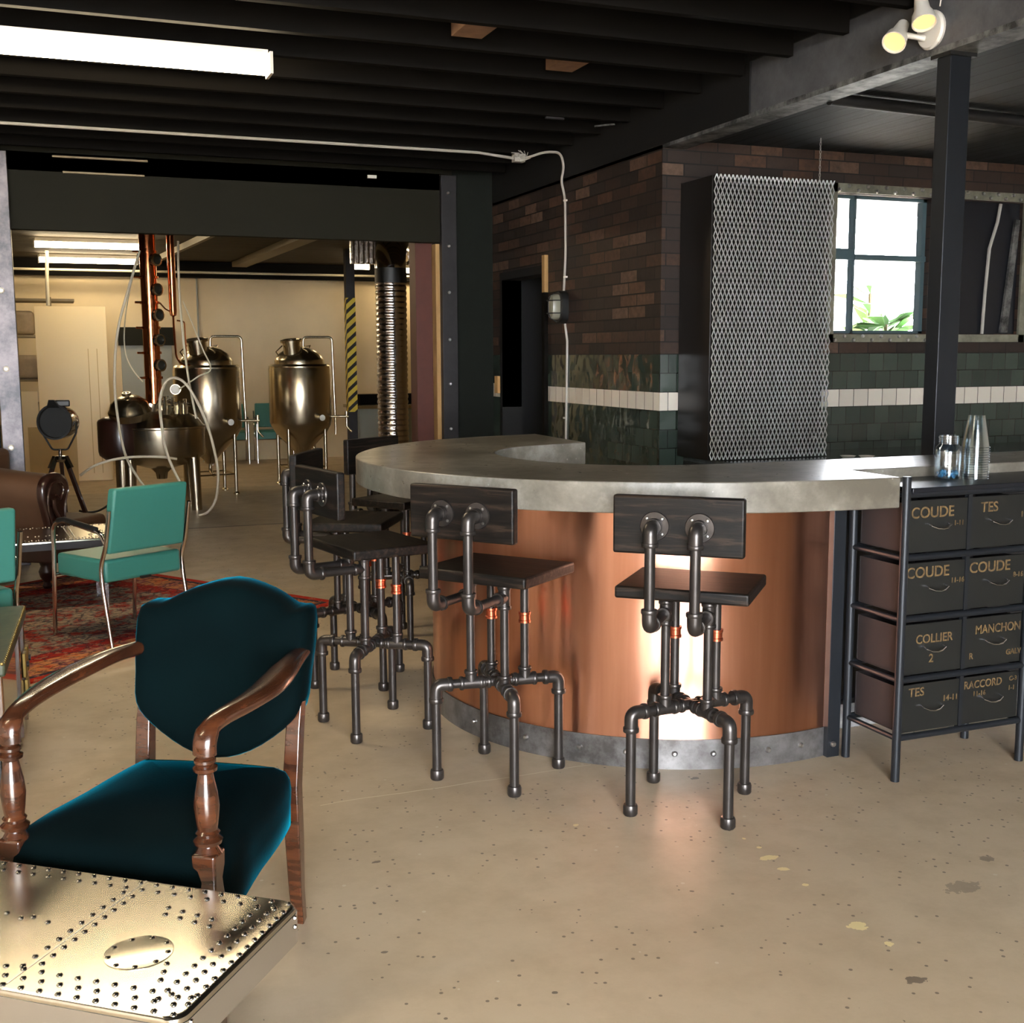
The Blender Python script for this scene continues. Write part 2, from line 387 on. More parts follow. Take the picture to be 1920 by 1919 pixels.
def velvet_mat():
    # pile: near-black teal seen along the pile, bright teal where the pile is seen from the side
    t = NT('teal_velvet'); p = t.p; o = t.objc()
    t.link(t.ramp(t.noise(o, 5, 3), [(.3, lin((1,9,11))), (.7, lin((2,15,17)))]), p.inputs['Base Color'])
    p.inputs['Roughness'].default_value = .9; p.inputs['Specular IOR Level'].default_value = .05
    p.inputs['Sheen Weight'].default_value = .9; p.inputs['Sheen Roughness'].default_value = .18; p.inputs['Sheen Tint'].default_value = lin((0,130,156))
    t.bump(t.noise(o, 250, 3), .2, .002); return t.m
def stripe_mat():
    t = NT('hazard_tape'); o = t.pos(); xyz = t.node('ShaderNodeSeparateXYZ'); t.link(o, xyz.inputs[0])
    s_ = t.math('ADD', xyz.outputs[2], t.math('MULTIPLY', t.math('SUBTRACT', xyz.outputs[0], xyz.outputs[1]), -.9))
    f = t.math('LESS_THAN', t.math('FRACT', t.math('MULTIPLY', s_, 8.2)), .56)
    t.link(t.mix(f, lin((22,18,18)), lin((226,196,72))), t.p.inputs['Base Color']); t.p.inputs['Roughness'].default_value = .4; return t.m
def ebony_mat():
    t = NT('ebonised_plank'); o = t.objc(); p = t.p
    w = t.noise(t.scalev(o, (1.5, 8, 8)), 2.0, 2); v = t.node('ShaderNodeVectorMath', operation='ADD'); t.link(t.scalev(o, (1.2, 26, 26)), v.inputs[0]); t.link(w, v.inputs[1])
    f = t.noise(v.outputs[0], 2.4, 5, .65)
    t.link(t.ramp(f, [(.38, lin((5,4,4))), (.52, lin((20,15,12))), (.62, lin((44,34,27)))]), p.inputs['Base Color'])
    p.inputs['Roughness'].default_value = .48; p.inputs['Specular IOR Level'].default_value = .25; t.bump(f, .35, .003); return t.m
def plank_mat(name, axis, pitch, c1, c2, groove=.08):
    t = NT(name); o = t.pos(); xyz = t.node('ShaderNodeSeparateXYZ'); t.link(o, xyz.inputs[0])
    q = t.math('MULTIPLY', xyz.outputs[axis], 1/pitch); fr = t.math('FRACT', q)
    g = t.math('LESS_THAN', fr, groove); w = t.node('ShaderNodeTexWhiteNoise', noise_dimensions='1D'); t.link(t.math('FLOOR', q), w.inputs['W'])
    sc = [1, 1, 1]; sc[axis] = 9
    f = t.noise(t.scalev(o, tuple(sc)), 3, 6, .7)
    c = t.mix(t.math('ADD', t.math('MULTIPLY', w.outputs[0], .5), t.math('MULTIPLY', f, .5)), lin(c1), lin(c2))
    c = t.mix(g, c, (.002,.002,.002,1)); t.link(c, t.p.inputs['Base Color']); t.p.inputs['Roughness'].default_value = .75; t.p.inputs['Specular IOR Level'].default_value = .2
    t.bump(t.math('ADD', t.math('MULTIPLY', g, -1), f), .5, .008); return t.m
def scuffed(name, c1, c2, rough=.5, metal=0, sc=4, bump=.15):
    t = NT(name); o = t.pos(); f = t.noise(o, sc, 6, .7)
    t.link(t.ramp(f, [(.38, lin(c1)), (.62, lin(c2))]), t.p.inputs['Base Color']); t.p.inputs['Roughness'].default_value = rough
    t.p.inputs['Metallic'].default_value = metal; t.bump(t.noise(o, 30, 4), bump, .003); return t.m

M = dict(
 floor=floor_mat(), brickX=brick_tile_mat('brick_and_tile_side', 1), brickY=brick_tile_mat('brick_and_tile_window', 0),
 bartop=concrete_top_mat(), copper=copper_sheet_mat(), rug=rug_mat(), hazard=stripe_mat(),
 joist=mat('dark_joist', (15,13,11), .8, var=.25, vs=4, stretch=(.4,3,3), spec=.1), board=mat('dark_ceiling_board', (26,24,22), .8, var=.2, vs=3),
 plank=plank_mat('dark_planks', 0, .115, (26,28,30), (58,62,64)),
 beamsteel=scuffed('beam_steel', (70,70,73), (96,96,99), .55, .2, 2.5), beamblack=mat('beam_black', (16,15,15), .6),
 flange=scuffed('scuffed_flange', (40,40,40), (120,120,118), .6, .2, 9),
 header=mat('green_grey_panel', (30,29,21), .8, var=.08, vs=2, spec=.2), poststeel=scuffed('grey_post_steel', (70,70,76), (116,110,114), .45, .4, 5),
 darkpost=scuffed('dark_post_steel', (36,34,36), (46,44,46), .5, .3, 4), greenpanel=mat('dark_green_panel', (19,23,19), .75, var=.1, spec=.2),
 redox=mat('red_oxide', (82,38,28), .55, var=.1), pine=wood_mat('raw_pine', (150,116,70), (186,150,98), .6, (6,6,1)),
 cream=mat('cream_wall', (216,196,158), .75, var=.05, vs=2), plaster=mat('grey_plaster', (212,202,188), .8, var=.08, vs=1.5), dark=mat('near_black', (10,10,11), .7),
 farceil=plank_mat('corrugated_roof_lining', 1, .16, (74,66,54), (92,84,70), .2), farbeam=mat('pale_rafter', (150,136,108), .6),
 pipe=mat('black_iron_pipe', (66,62,60), .38, .75, var=.2, vs=12, bump=.08), fitting=mat('black_iron_fitting', (74,70,68), .34, .8, var=.25, vs=20, bump=.15),
 coupling=mat('copper_coupling', (206,112,84), .3, 1), blackwood=ebony_mat(),
 steelstrip=scuffed('kick_steel', (88,85,83), (134,132,132), .38, .7, 6), bolt=mat('zinc_bolt', (200,200,200), .3, 1),
 cabframe=mat('cabinet_tube', (38,41,46), .4, .5), cabtop=mat('cabinet_top', (24,26,32), .35, .2, var=.1), drawer=scuffed('drawer_green', (11,12,10), (16,17,14), .55, 0, 6, .05),
 drawerside=mat('drawer_side', (38,34,35), .6, 0, var=.15, vs=2), letter=mat('painted_letters', (112,90,54), .8, col2=(74,58,36), vs=60), handle=mat('chromed_handle', (200,200,205), .2, 1),
 teal=mat('teal_vinyl', (54,116,104), .42, var=.03, vs=2, bump=.04, bs=200), chrome=mat('chrome', (205,200,196), .12, 1),
 velvet=velvet_mat(), walnut=wood_mat('polished_walnut', (36,18,10), (84,46,26), .25, (2,2,9), 5, coat=.5),
 alu=mat('aluminium_sheet', (206,200,186), .21, 1, var=.06, vs=3), alurim=mat('aluminium_rim', (214,216,222), .22, 1), rivet=mat('steel_rivet', (200,196,190), .18, 1),
 brown=mat('brown_hide', (82,56,36), .6, var=.18, vs=3, bump=.08, bs=60), carved=mat('dark_carved_wood', (44,24,18), .28, coat=.3),
 stainless=mat('stainless', (196,184,160), .24, 1, var=.06, vs=4), stillcopper=mat('polished_copper', (212,128,82), .2, 1), stillglass=mat('sight_glass', (40,40,34), .1),
 hose=mat('braided_hose', (216,206,180), .5), cable=mat('black_cable', (14,14,14), .5), white=mat('white_enamel', (225,220,210), .35), greycord=mat('grey_cable', (176,172,164), .5),
 foil=mat('foil_duct', (206,200,196), .2, 1, bump=.6, bs=26), leather=scuffed('green_leather', (50,58,48), (76,80,58), .5, 0, 12), trunkwood=wood_mat('trunk_wood', (84,64,42), (132,106,72), .6, (8,8,1)),
 trunkside=mat('varnished_board', (70,44,24), .16, col2=(104,70,40), vs=5, stretch=(6,6,1), coat=.6), blackleather=mat('black_leather', (12,11,10), .4),
 brass=mat('aged_brass', (140,118,66), .4, .8, var=.2, vs=20), mesh=mat('expanded_zinc', (232,236,238), .4, 0), boxside=mat('dark_box', (30,27,26), .35, .3, var=.2, vs=1),
 winstrip=scuffed('zinc_strip', (120,120,108), (156,156,140), .4, .5, 5), winframe=mat('window_frame', (72,92,98), .5), stone=scuffed('bench_top', (58,62,64), (76,82,84), .15, 0, 6),
 plinth=scuffed('plinth', (120,120,122), (160,160,160), .7, 0, 12, .5), inner=mat('black_shelving', (20,20,22), .5), noggin=wood_mat('raw_nogging', (120,88,64), (150,114,86), .7, (4,4,1)),
 leaf=mat('plant_leaf', (70,120,50), .5, var=.3), paving=mat('outdoor_paving', (196,192,184), .8), ply=mat('plywood', (206,172,112), .6, var=.08, vs=2), doorwhite=mat('cream_door', (246,222,172), .5), kraft=mat('kraft_box', (190,150,96), .7, var=.1), sack=mat('pale_sacks', (190,170,140), .8, var=.2, vs=6), winder=mat('grey_shutter', (150,152,140), .5))
M['tubewarm'] = emis('fluorescent_glow', (1, .82, .54), 18)
M['tubefar'] = emis('far_fluorescent_glow', (1, .80, .50), 13)
M['bulb'] = emis('halogen_glow', (1, .56, .22), .5)
M['bulb'].node_tree.nodes['Principled BSDF'].inputs['Base Color'].default_value = (.25,.12,.05,1)
M['lampglass'] = mat('frosted_lamp', (128,126,112), .3)
M['clear'] = glassmat('clear_jar_glass', (.97,.99,1), .12)
M['cup'] = glassmat('clear_plastic', (.985,1,1), .03, .12)
M['pane'] = glassmat('window_glass', (1,1,1), .02)
M['blue'] = mat('blue_pebbles', (30,90,140), .4, col2=(80,150,190), vs=40)

# ------------------------------------------------------------------ structure
H0 = 3.14                                     # ceiling boards
b = MB().box(-5, -4, -.12, 7.6, 17.35, 0); struct(b.build('floor', M['floor']))
b = MB().box(-30, -30, -.2, 30, -4, -.01); b.box(3.6, 6.45, -.2, 30, 30, -.01); struct(b.build('ground_outside', M['paving']))
b = MB().box(-5, -4, H0, 3.6, 9.25, H0+.1); struct(b.build('ceiling', M['board']))
b = MB().box(3.6, -4, 2.765, 7.6, 6.3, 2.86); struct(b.build('ceiling_bar', M['plank']))
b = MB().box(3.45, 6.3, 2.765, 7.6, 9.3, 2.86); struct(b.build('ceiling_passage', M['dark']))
b = MB().box(-5, 9.19, 2.82, 6, 17.35, 2.95); struct(b.build('ceiling_far', M['farceil']))
b = MB().box(-5.1, -4, 0, -5, 17.35, 3.2); struct(b.build('wall_left', M['plaster']))
b = MB().box(7.6, -4, 0, 7.7, 6.45, 3.2); struct(b.build('wall_right', M['plaster']))
b = MB(); b.box(-5.1, -4.1, 0, -2.6, -4, 3.2); b.box(.8, -4.1, 0, 7.7, -4, 3.2); b.box(-2.6, -4.1, 3.0, .8, -4, 3.2); struct(b.build('wall_back', M['plaster']))
# brick block: side wall with door hole, window wall with two openings
b = MB()
DY0, DY1, DZ = 8.02, 8.97, 2.16
b.box(3.45, 6.31, 0, 3.6, DY0, 2.765); b.box(3.45, DY1, 0, 3.6, 9.19, 2.765); b.box(3.45, DY0, DZ, 3.6, DY1, 2.765)
struct(b.build('wall_brick', M['brickX']))
WX0, WX1, WZ0, WZ1 = 4.70, 5.47, 1.63, 2.51
VX0, VX1 = 5.68, 6.24
b = MB(); Y0, Y1 = 6.302, 6.45
b.box(3.6, Y0, 0, WX0, Y1, 2.765); b.box(WX0, Y0, 0, VX1, Y1, WZ0); b.box(WX0, Y0, WZ1, VX1, Y1, 2.765); b.box(WX1, Y0, WZ0, VX0, Y1, WZ1); b.box(VX1, Y0, 0, 7.6, Y1, 2.765)
b.box(3.45, 6.3, 0, 3.6, 6.31, 2.765)
struct(b.build('wall_window', M['brickY']))
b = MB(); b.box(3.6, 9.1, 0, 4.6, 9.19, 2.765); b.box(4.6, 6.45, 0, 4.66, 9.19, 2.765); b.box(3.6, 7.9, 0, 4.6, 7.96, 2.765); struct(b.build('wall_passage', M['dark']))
# door frame in the brick wall
b = MB(); b.box(3.43, DY1-.05, 0, 3.6, DY1, DZ); b.box(3.43, DY0+.05, DZ-.06, 3.6, DY1-.05, DZ); d1 = struct(b.build('door_1', M['dark']))
tr1 = struct(MB().box(3.42, DY0, 0, 3.6, DY0+.05, 1.96).build('trim_1', M['joist'])); MB().box(3.42, DY0, 1.96, 3.6, DY0+.05, DZ+.07).build('lit_jamb_top', M['pine'], tr1)  # pine jamb throughout; shade on its lower length is put into the colour
# opening wall
OY = 9.19
b = MB(); b.box(-.36, OY, 2.41, 3.0, OY+.1, H0); b.box(3.0, OY, 2.945, 3.11, OY+.1, H0); struct(b.build('wall_header', M['header']))
b = MB().box(-5, OY, 0, -.36, OY+.1, H0); struct(b.build('wall_opening_left', M['greenpanel']))
b = MB().box(3.11, OY-.01, 0, 3.45, OY+.1, H0); struct(b.build('wall_opening_right', M['greenpanel']))
def bolts(mb, pts, ax, r=.012, h=.008):
    for p in pts: mb.lathe([(0, h), (r*.6, h), (r, h*.4), (r, 0)], p, ax, 10)
po = tag(MB().box(3.0, OY-.04, 0, 3.13, OY+.1, 2.94).build('steel_post', M['darkpost'], bevel=.004), 'dark steel post with bolt heads at the right side of the wide opening', 'post', None)
mb = MB(); bolts(mb, [(3.06, OY-.04, z) for z in (.55,.9,1.27,1.63,2.01,2.38,2.8)], (0,-1,0), .014, .01); mb.build('bolt', M['bolt'], po)
po = tag(MB().box(-.345, OY-.12, 0, -.205, OY+.02, 2.93).build('steel_post', M['poststeel'], bevel=.004), 'mottled grey steel post with white bolt heads at the left edge', 'post')
mb = MB(); bolts(mb, [(-.29, OY-.12, z) for z in (.86,1.42,1.97,2.5)], (0,-1,0), .022, .012); mb.build('bolt', M['white'], po)
struct(MB().box(2.965, OY+.02, 0, 3.0, OY+.12, 2.40).build('trim_2', M['pine']))
po = tag(MB().box(2.83, OY+.14, 0, 2.975, OY+.32, 2.8).build('door_column', M['redox'], bevel=.003), 'red-brown painted steel column just beyond the wide opening', 'column')
# far room
b = MB(); b.box(-5, 17.2, 0, 6, 17.35, 2.95); struct(b.build('wall_far', M['cream']))
b = MB(); b.box(5.9, 9.29, 0, 6, 17.2, 2.95); struct(b.build('wall_far_right', M['cream']))
b = MB(); b.box(3.45, 9.29, 0, 5.9, 9.35, 2.95); struct(b.build('wall_far_near', M['cream']))
struct(MB().box(-5, 17.0, 2.6, 5.9, 17.19, 2.81).build('trim_3', M['joist']))
struct(MB().box(1.98, 17.17, 0, 2.0, 17.2, 2.6).build('trim_4', M['winder']))
for i, (xa, ya, xb, yb, w) in enumerate(((1.35, 16.9, 1.9, 9.4, .05), (2.55, 16.9, 2.75, 9.6, .2))):
    tag(MB().beam((xa, ya, 2.78), (xb, yb, 2.78), w, .07).build('rafter', M['farbeam']), ('narrow pale rafter', 'broad dusty rafter')[i]+' under the far room ceiling', 'beam', None)
tag(MB().tube([(-2, 16.6, 2.64), (5.5, 16.6, 2.64)], .016, 8).build('conduit', M['hose']), 'long pale conduit high across the far cream wall', 'pipe')

# joists and beam
for i in range(30):
    y = 8.89-.43*i
    if y < -3.9: break
    o = MB().box(-5, y-.022, 2.94, 3.45, y+.022, H0).build('trim_%d' % (10+i), M['joist']); struct(o)
bm = thing('ceiling_beam', 'long grey steel beam with a scuffed lower flange over the bar', 'beam', (3.5, 3, 2.72))
MB().box(3.46, -4, 2.74, 3.49, 5.38, 3.0).build('web', M['beamsteel'], bm, True)
MB().box(3.449, 5.38, 2.735, 3.59, 9.18, 3.14).build('painted_section', M['beamblack'], bm, True)
MB().box(3.45, -4, 2.715, 3.60, 9.18, 2.74).build('flange', M['flange'], bm, True)
MB().box(3.45, -4, 3.0, 3.60, 5.38, 3.02).build('top_flange', M['beamblack'], bm, True)
MB().box(3.47, -4, 3.02, 3.6, 5.38, 3.14).build('packer', M['beamblack'], bm, True)
po = thing('bar_post', 'dark square steel post standing behind the counter under the beam', 'post', (3.52, 3.97, 0))
MB().box(3.47, 3.93, 0, 3.577, 4.01, 2.714).build('shaft', M['cabframe'], po, True, bevel=.004)
MB().box(3.455, 3.915, 2.70, 3.592, 4.03, 2.716).build('cap_plate', M['beamblack'], po, True)
tag(MB().tube([(3.6, 4.9, 2.73), (7.5, 5.2, 2.73)], .03, 10).build('ceiling_pipe', M['beamblack']), 'black pipe running under the dark plank ceiling', 'pipe')

# noggings
for x, y, lab in ((1.87, 5.16, 'raw wood block between joists, nearer the camera'), (2.53, 5.60, 'raw wood block between joists, farther one')):
    tag(MB().box(x-.075, y-.14, 2.955, x+.075, y+.14, 3.10).build('wood_block', M['noggin'], bevel=.003), lab, 'block', 'raw wood blocks between the ceiling joists')

# ------------------------------------------------------------------ window, boarded window
w1 = MB()
for a in ((WX0, WZ0, WX0+.02, WZ1), (WX1-.03, WZ0, WX1, WZ1), (WX0, WZ1-.02, WX1, WZ1), (WX0, WZ0, WX1, WZ0+.02)):
    w1.box(a[0], 6.36, a[1], a[2], 6.41, a[3])
w1.box(4.885, 6.36, WZ0, 4.905, 6.41, WZ1); w1.box(WX0, 6.35, 2.105, 4.89, 6.41, 2.175); w1.box(4.9, 6.35, 2.105, WX1, 6.41, 2.14)
win = struct(w1.build('window_1', M['winframe']))
pn = MB().box(WX0, 6.384, WZ0, WX1, 6.388, WZ1).build('window_pane', M['pane'], win)
def strip(name, n0, x0, x1, z0, z1, rows, step, lab):
    o = struct(MB().box(x0, 6.285, z0, x1, 6.303, z1).build(name, M['winstrip']))
    mb = MB(); k = 0
    for r_, z in enumerate(rows):
        x = x0+step*(.35+.5*(r_ % 2))
        while x < x1: mb.lathe([(0, .014), (.009, .012), (.012, .004), (.012, 0)], (x, 6.285, z), (0,-1,0), 8); x += step
    mb.build('bolt', M['bolt'], o)
strip('trim_5', 0, 4.66, 5.52, 2.515, 2.572, (2.53, 2.557), .145, '')
strip('trim_6', 0, 4.66, 5.52, 1.575, 1.625, (1.588, 1.613), .145, '')
strip('trim_7', 0, 4.655, 4.70, 1.575, 2.572, (), .145, '')
strip('trim_8', 0, 5.63, 6.29, 2.515, 2.572, (2.53, 2.557), .13, '')
strip('trim_9', 0, 5.63, 6.29, 1.575, 1.625, (), .145, '')
strip('trim_40', 0, 6.24, 6.30, 1.575, 2.572, (), .145, '')
w2 = struct(MB().box(VX0, 6.33, WZ0, VX1, 6.36, WZ1).build('window_2', M['cabtop']))
MB().tube([(5.94, 6.31, 1.63), (5.95, 6.31, 1.9), (5.97, 6.31, 2.2), (6.03, 6.31, 2.38), (6.05, 6.31, 2.5)], .011, 8).build('window_cord', M['greycord'], w2)
MB().hexa([(6.10, 6.305, 1.64), (6.16, 6.305, 1.64), (6.16, 6.325, 1.64), (6.10, 6.325, 1.64)], [(6.185, 6.305, 2.4), (6.225, 6.305, 2.4), (6.225, 6.325, 2.4), (6.185, 6.325, 2.4)]).build('window_batten', M['flange'], w2)
# garden outside
def shrub(x, y, z, n, R_, label, lean=0):
    t = thing('garden_plant', label, 'plant', (x, y, 0))
    mb = MB(); mb.tube([(0,0,0), (lean*.3, 0, z*.6), (lean, 0, z)], .018, 8); mb.build('stem', M['trunkwood'], t)
    mb = MB()
    for i in range(n):
        a = random.uniform(0, 2*PI); el = random.uniform(-.3, 1.0); L = R_*random.uniform(.6, 1); hz = z*random.uniform(.7, 1.0)
        d = Vector((math.cos(a)*math.cos(el), math.sin(a)*math.cos(el), math.sin(el))); sd = d.cross(Vector((0,0,1))).normalized()*L*.12
        o_ = Vector((lean*hz/z, 0, hz)); q = [o_, o_+d*L*.5+sd+Vector((0,0,.03)), o_+d*L-Vector((0,0,.08*L)), o_+d*L*.5-sd+Vector((0,0,.03))]
        up = Vector((0,0,.004)); lo = mb.vs(q); hi = mb.vs([v+up for v in q]); mb.face(lo); mb.face(hi)
        for k in range(4): mb.face([lo[k], lo[(k+1)%4], hi[(k+1)%4], hi[k]])
    mb.build('leaves', M['leaf'], t)
shrub(6.75, 8.3, 1.75, 60, .45, 'leafy garden plant low in the window, at its right corner')
shrub(7.05, 8.9, 2.05, 22, .40, 'tall spindly garden plant behind the window post')

# ------------------------------------------------------------------ bar
bar = thing('bar_counter', 'curved bar with thick concrete top and copper-clad front', 'bar', (2.45, 4.5, 0))
arc = [(2.55,3.206),(2.40,3.226),(2.25,3.252),(2.12,3.288),(1.97,3.345),(1.801,3.425),(1.67,3.51),(1.549,3.605),(1.40,3.765),(1.29,3.937),(1.205,4.13),(1.162,4.329),(1.150,4.55),(1.185,4.82),(1.29,5.08),(1.46,5.33),(1.72,5.56),(2.069,5.715)]
arc = [v[:] for v in smooth_poly([(x, y, 0) for x, y in arc], 4)]
inn = [(2.182,5.062),(1.993,4.99),(1.87,4.88),(1.785,4.74),(1.752,4.57),(1.762,4.421),(1.81,4.249),(1.91,4.09),(2.05,3.975),(2.28,3.895),(2.6,3.868)]
inn = [v[:] for v in smooth_poly([(x, y, 0) for x, y in inn], 4)]
poly = [(2.70,3.478),(2.69,3.20)]+[(p[0],p[1]) for p in arc]+[(2.414,5.79),(2.397,5.114)]+[(p[0],p[1]) for p in inn]+[(4.9,3.868),(4.9,3.478)]
MB().prism(poly, .974, 1.08).build('countertop', M['bartop'], bar, True, bevel=.004)
CX, CY, CR = 2.466, 4.494, 1.0026
def band(r0, r1, z0, z1, a0, a1, n=60):
    mb = MB(); mb.lathe([(r1, z0), (r1, z1), (r0, z1), (r0, z0), (r1, z0)], (CX, CY, 0), (0,0,1), n, a0, a1); return mb
A0, A1 = math.radians(90), math.radians(270+9.5)
band(CR-.02, CR, .11, .973, A0, A1, 90).build('front_panel', M['copper'], bar, True)
band(CR-.02, CR+.006, 0, .112, A0, A1, 90).build('kick_plate', M['steelstrip'], bar, True)
mb = MB()
for dg in (196, 212, 225, 235, 245, 253, 265, 273): 
    a = math.radians(dg); mb.lathe([(0, .012), (.006, .011), (.011, .003), (.011, 0)], (CX+(CR+.006)*math.cos(a), CY+(CR+.006)*math.sin(a), .06), (math.cos(a), math.sin(a), 0), 10)
mb.build('bolt', M['bolt'], bar, True)
MB().box(2.63, 3.475, 0, 2.685, 3.53, .973).build('corner_post', M['cabframe'], bar, True, bevel=.002)
mb = MB(); bolts(mb, [(2.655, 3.475, .05)], (0,-1,0), .012, .01); mb.build('corner_bolt', M['bolt'], bar, True)
mb = MB(); mb.box(2.69, 3.80, .1, 4.9, 3.83, .973); mb.box(2.1, 3.80, .1, 2.69, 3.83, .973); mb.box(2.1, 5.1, .1, 2.13, 5.5, .973); mb.build('inner_shelving', M['inner'], bar, True)
MB().box(2.66, 3.74, 0, 4.9, 3.84, .10).build('plinth', M['plinth'], bar, True)

# back bench under the window, box with mesh
bn = thing('back_bench', 'dark back bench below the bar window', 'bench', (5.5, 5.9, 0))
MB().box(3.62, 5.45, .845, 7.5, 6.30, .88).build('bench_top', M['stone'], bn, True, bevel=.003)
MB().box(3.62, 5.5, 0, 7.5, 6.3, .845).build('bench_base', M['inner'], bn, True)
for x, lab in ((4.20, 'left of two small white dishes on the back bench'), (4.31, 'right of two small white dishes on the back bench')):
    q = atZ(1590 if x < 4.25 else 1625, 853, .9)
    tag(MB().lathe([(0,.004),(.025,.004),(.045,.014),(.047,.014),(.03,0),(0,0)], (q.x, q.y, .881), (0,0,1), 24).build('small_dish', M['white']), lab, 'dish', 'small white dishes')
bx = thing('mesh_fronted_box', 'tall dark box on the bench fronted with silver expanded metal mesh', 'box', (3.95, 6.1, .88))
MB().box(3.57, 5.93, .882, 4.36, 6.29, 2.515).build('box_body', M['boxside'], bx, True, bevel=.003)
mb = MB(); x0, x1, z0, z1 = 3.565, 4.37, .885, 2.515; NX = 30; NZ = 26; cw = (x1-x0)/NX; ch = (z1-z0)/NZ
for k in range(2*NX+1):
    pts = []
    xm = x0+cw*k/2
    for j in range(2*NZ+1):
        sg = 1 if (j+k) % 2 == 0 else -1
        pts.append((xm+sg*(cw*.235), z0+ch*j/2))
    for sgn in (1,):
        for (xa, za), (xb, zb) in zip(pts, pts[1:]):
            w = .0027
            mb.hexa([(xa-w, 5.884, za), (xa+w, 5.884, za), (xa+w, 5.889, za), (xa-w, 5.889, za)], [(xb-w, 5.884, zb), (xb+w, 5.884, zb), (xb+w, 5.889, zb), (xb-w, 5.889, zb)])
mb.build('mesh_screen', M['mesh'], bx, True)
mb = MB(); 
for z in (1.0, 1.7, 2.4):
    for x in (3.62, 4.3): mb.cyl((x, 5.888, z), (x, 5.931, z), .006, 8)
mb.build('spacer', M['bolt'], bx, True)
mb = MB(); q0 = Vector((4.27, 5.887, 2.515))
for i in range(11):
    z = 2.52+i*.022; mb.tube([(4.27+.006*math.cos(a)*(1 if i % 2 else .2), 5.887+.006*math.cos(a)*(.2 if i % 2 else 1), z+.013*math.sin(a)) for a in [k*PI/4 for k in range(9)]], .0015, 5)
tag(mb.build('hanging_chain', M['bolt']), 'thin chain from the ceiling to the mesh screen', 'chain')

# ------------------------------------------------------------------ wall lamp, conduit, spots, fluorescent
wl = thing('bulkhead_lamp', 'black caged bulkhead lamp on the brick wall beside the doorway', 'lamp', (3.45, 7.72, 1.84))
def ov(u, v, x): return [(x, 7.72+u*math.copysign(abs(math.cos(a))**.7, math.cos(a)), 1.84+v*math.copysign(abs(math.sin(a))**.7, math.sin(a))) for a in [2*PI*k/28 for k in range(28)]]
def ovsolid(rings):
    mb = MB(); R_ = [mb.vs(r) for r in rings]
    for a, b_ in zip(R_, R_[1:]):
        for k in range(28): mb.face([a[k], a[(k+1)%28], b_[(k+1)%28], b_[k]])
    mb.face(R_[0]); mb.face(R_[-1]); return mb
ovsolid([ov(.075,.115,3.449), ov(.075,.115,3.40), ov(.066,.106,3.392)]).build('housing', M['cable'], wl, True)
ovsolid([ov(.055,.09,3.393), ov(.055,.09,3.365), ov(.045,.08,3.34), ov(.02,.05,3.33)]).build('lens', M['lampglass'], wl, True)
mb = MB()
for dz in (-.045, .045): mb.tube([(3.395, 7.65, 1.84+dz), (3.345, 7.665, 1.84+dz), (3.32, 7.70, 1.84+dz), (3.32, 7.74, 1.84+dz), (3.345, 7.775, 1.84+dz), (3.395, 7.79, 1.84+dz)], .004, 6)
mb.tube([(3.395, 7.72, 1.73), (3.34, 7.72, 1.76), (3.322, 7.72, 1.80), (3.322, 7.72, 1.88), (3.34, 7.72, 1.92), (3.395, 7.72, 1.95)], .004, 6)
mb.build('cage', M['cable'], wl, True)
cb_ = thing('wall_cable', 'pale conduit across the ceiling and down the brick wall', 'cable', (3.44, 7.7, 1))
MB().tube([(-5, 8.0, 2.925), (0, 8.0, 2.925), (2.9, 8.0, 2.925), (3.18, 8.0, 2.90)], .010, 8).build('conduit', M['greycord'], cb_, True)
mb = MB().tube([(3.25, 8.0, 2.90), (3.36, 7.86, 2.935), (3.42, 7.72, 2.91), (3.425, 7.68, 2.8), (3.42, 7.72, 2.72), (3.443, 7.70, 2.6), (3.443, 7.69, 2.2), (3.443, 7.72, 1.955)], .009, 8, fillet=.06); mb.build('cable_run', M['greycord'], cb_, True)
MB().tube([(3.443, 7.70, 1.72), (3.443, 7.66, 1.6), (3.443, 7.67, 1.2), (3.443, 7.69, .5), (3.443, 7.69, 0.02)], .009, 8).build('cable_run', M['greycord'], cb_, True)
mb = MB().box(3.17, 7.97, 2.875, 3.25, 8.03, 2.93)
for i in range(9):
    a = random.uniform(0, 6.28); mb.tube([(3.2, 7.98, 2.9), (3.2+.05*math.cos(a), 7.95, 2.9+.03*math.sin(a)), (3.2+.08*math.cos(a+1), 7.93, 2.91+.035*math.sin(a+1))], .003, 5)
mb.build('junction', M['greycord'], cb_, True)
mb = MB()
for y, z in ((7.69, 2.58), (7.685, 2.05), (7.69, 1.05)): mb.box(3.43, y-.015, z-.006, 3.45, y+.015, z+.006)
mb.build('cable_clip', M['white'], cb_, True)
tag(MB().box(3.425, 9.02, 1.19, 3.45, 9.09, 1.33).build('light_switch', M['kraft'], bevel=.002), 'small beige switch plate beside the dark doorway', 'switch')

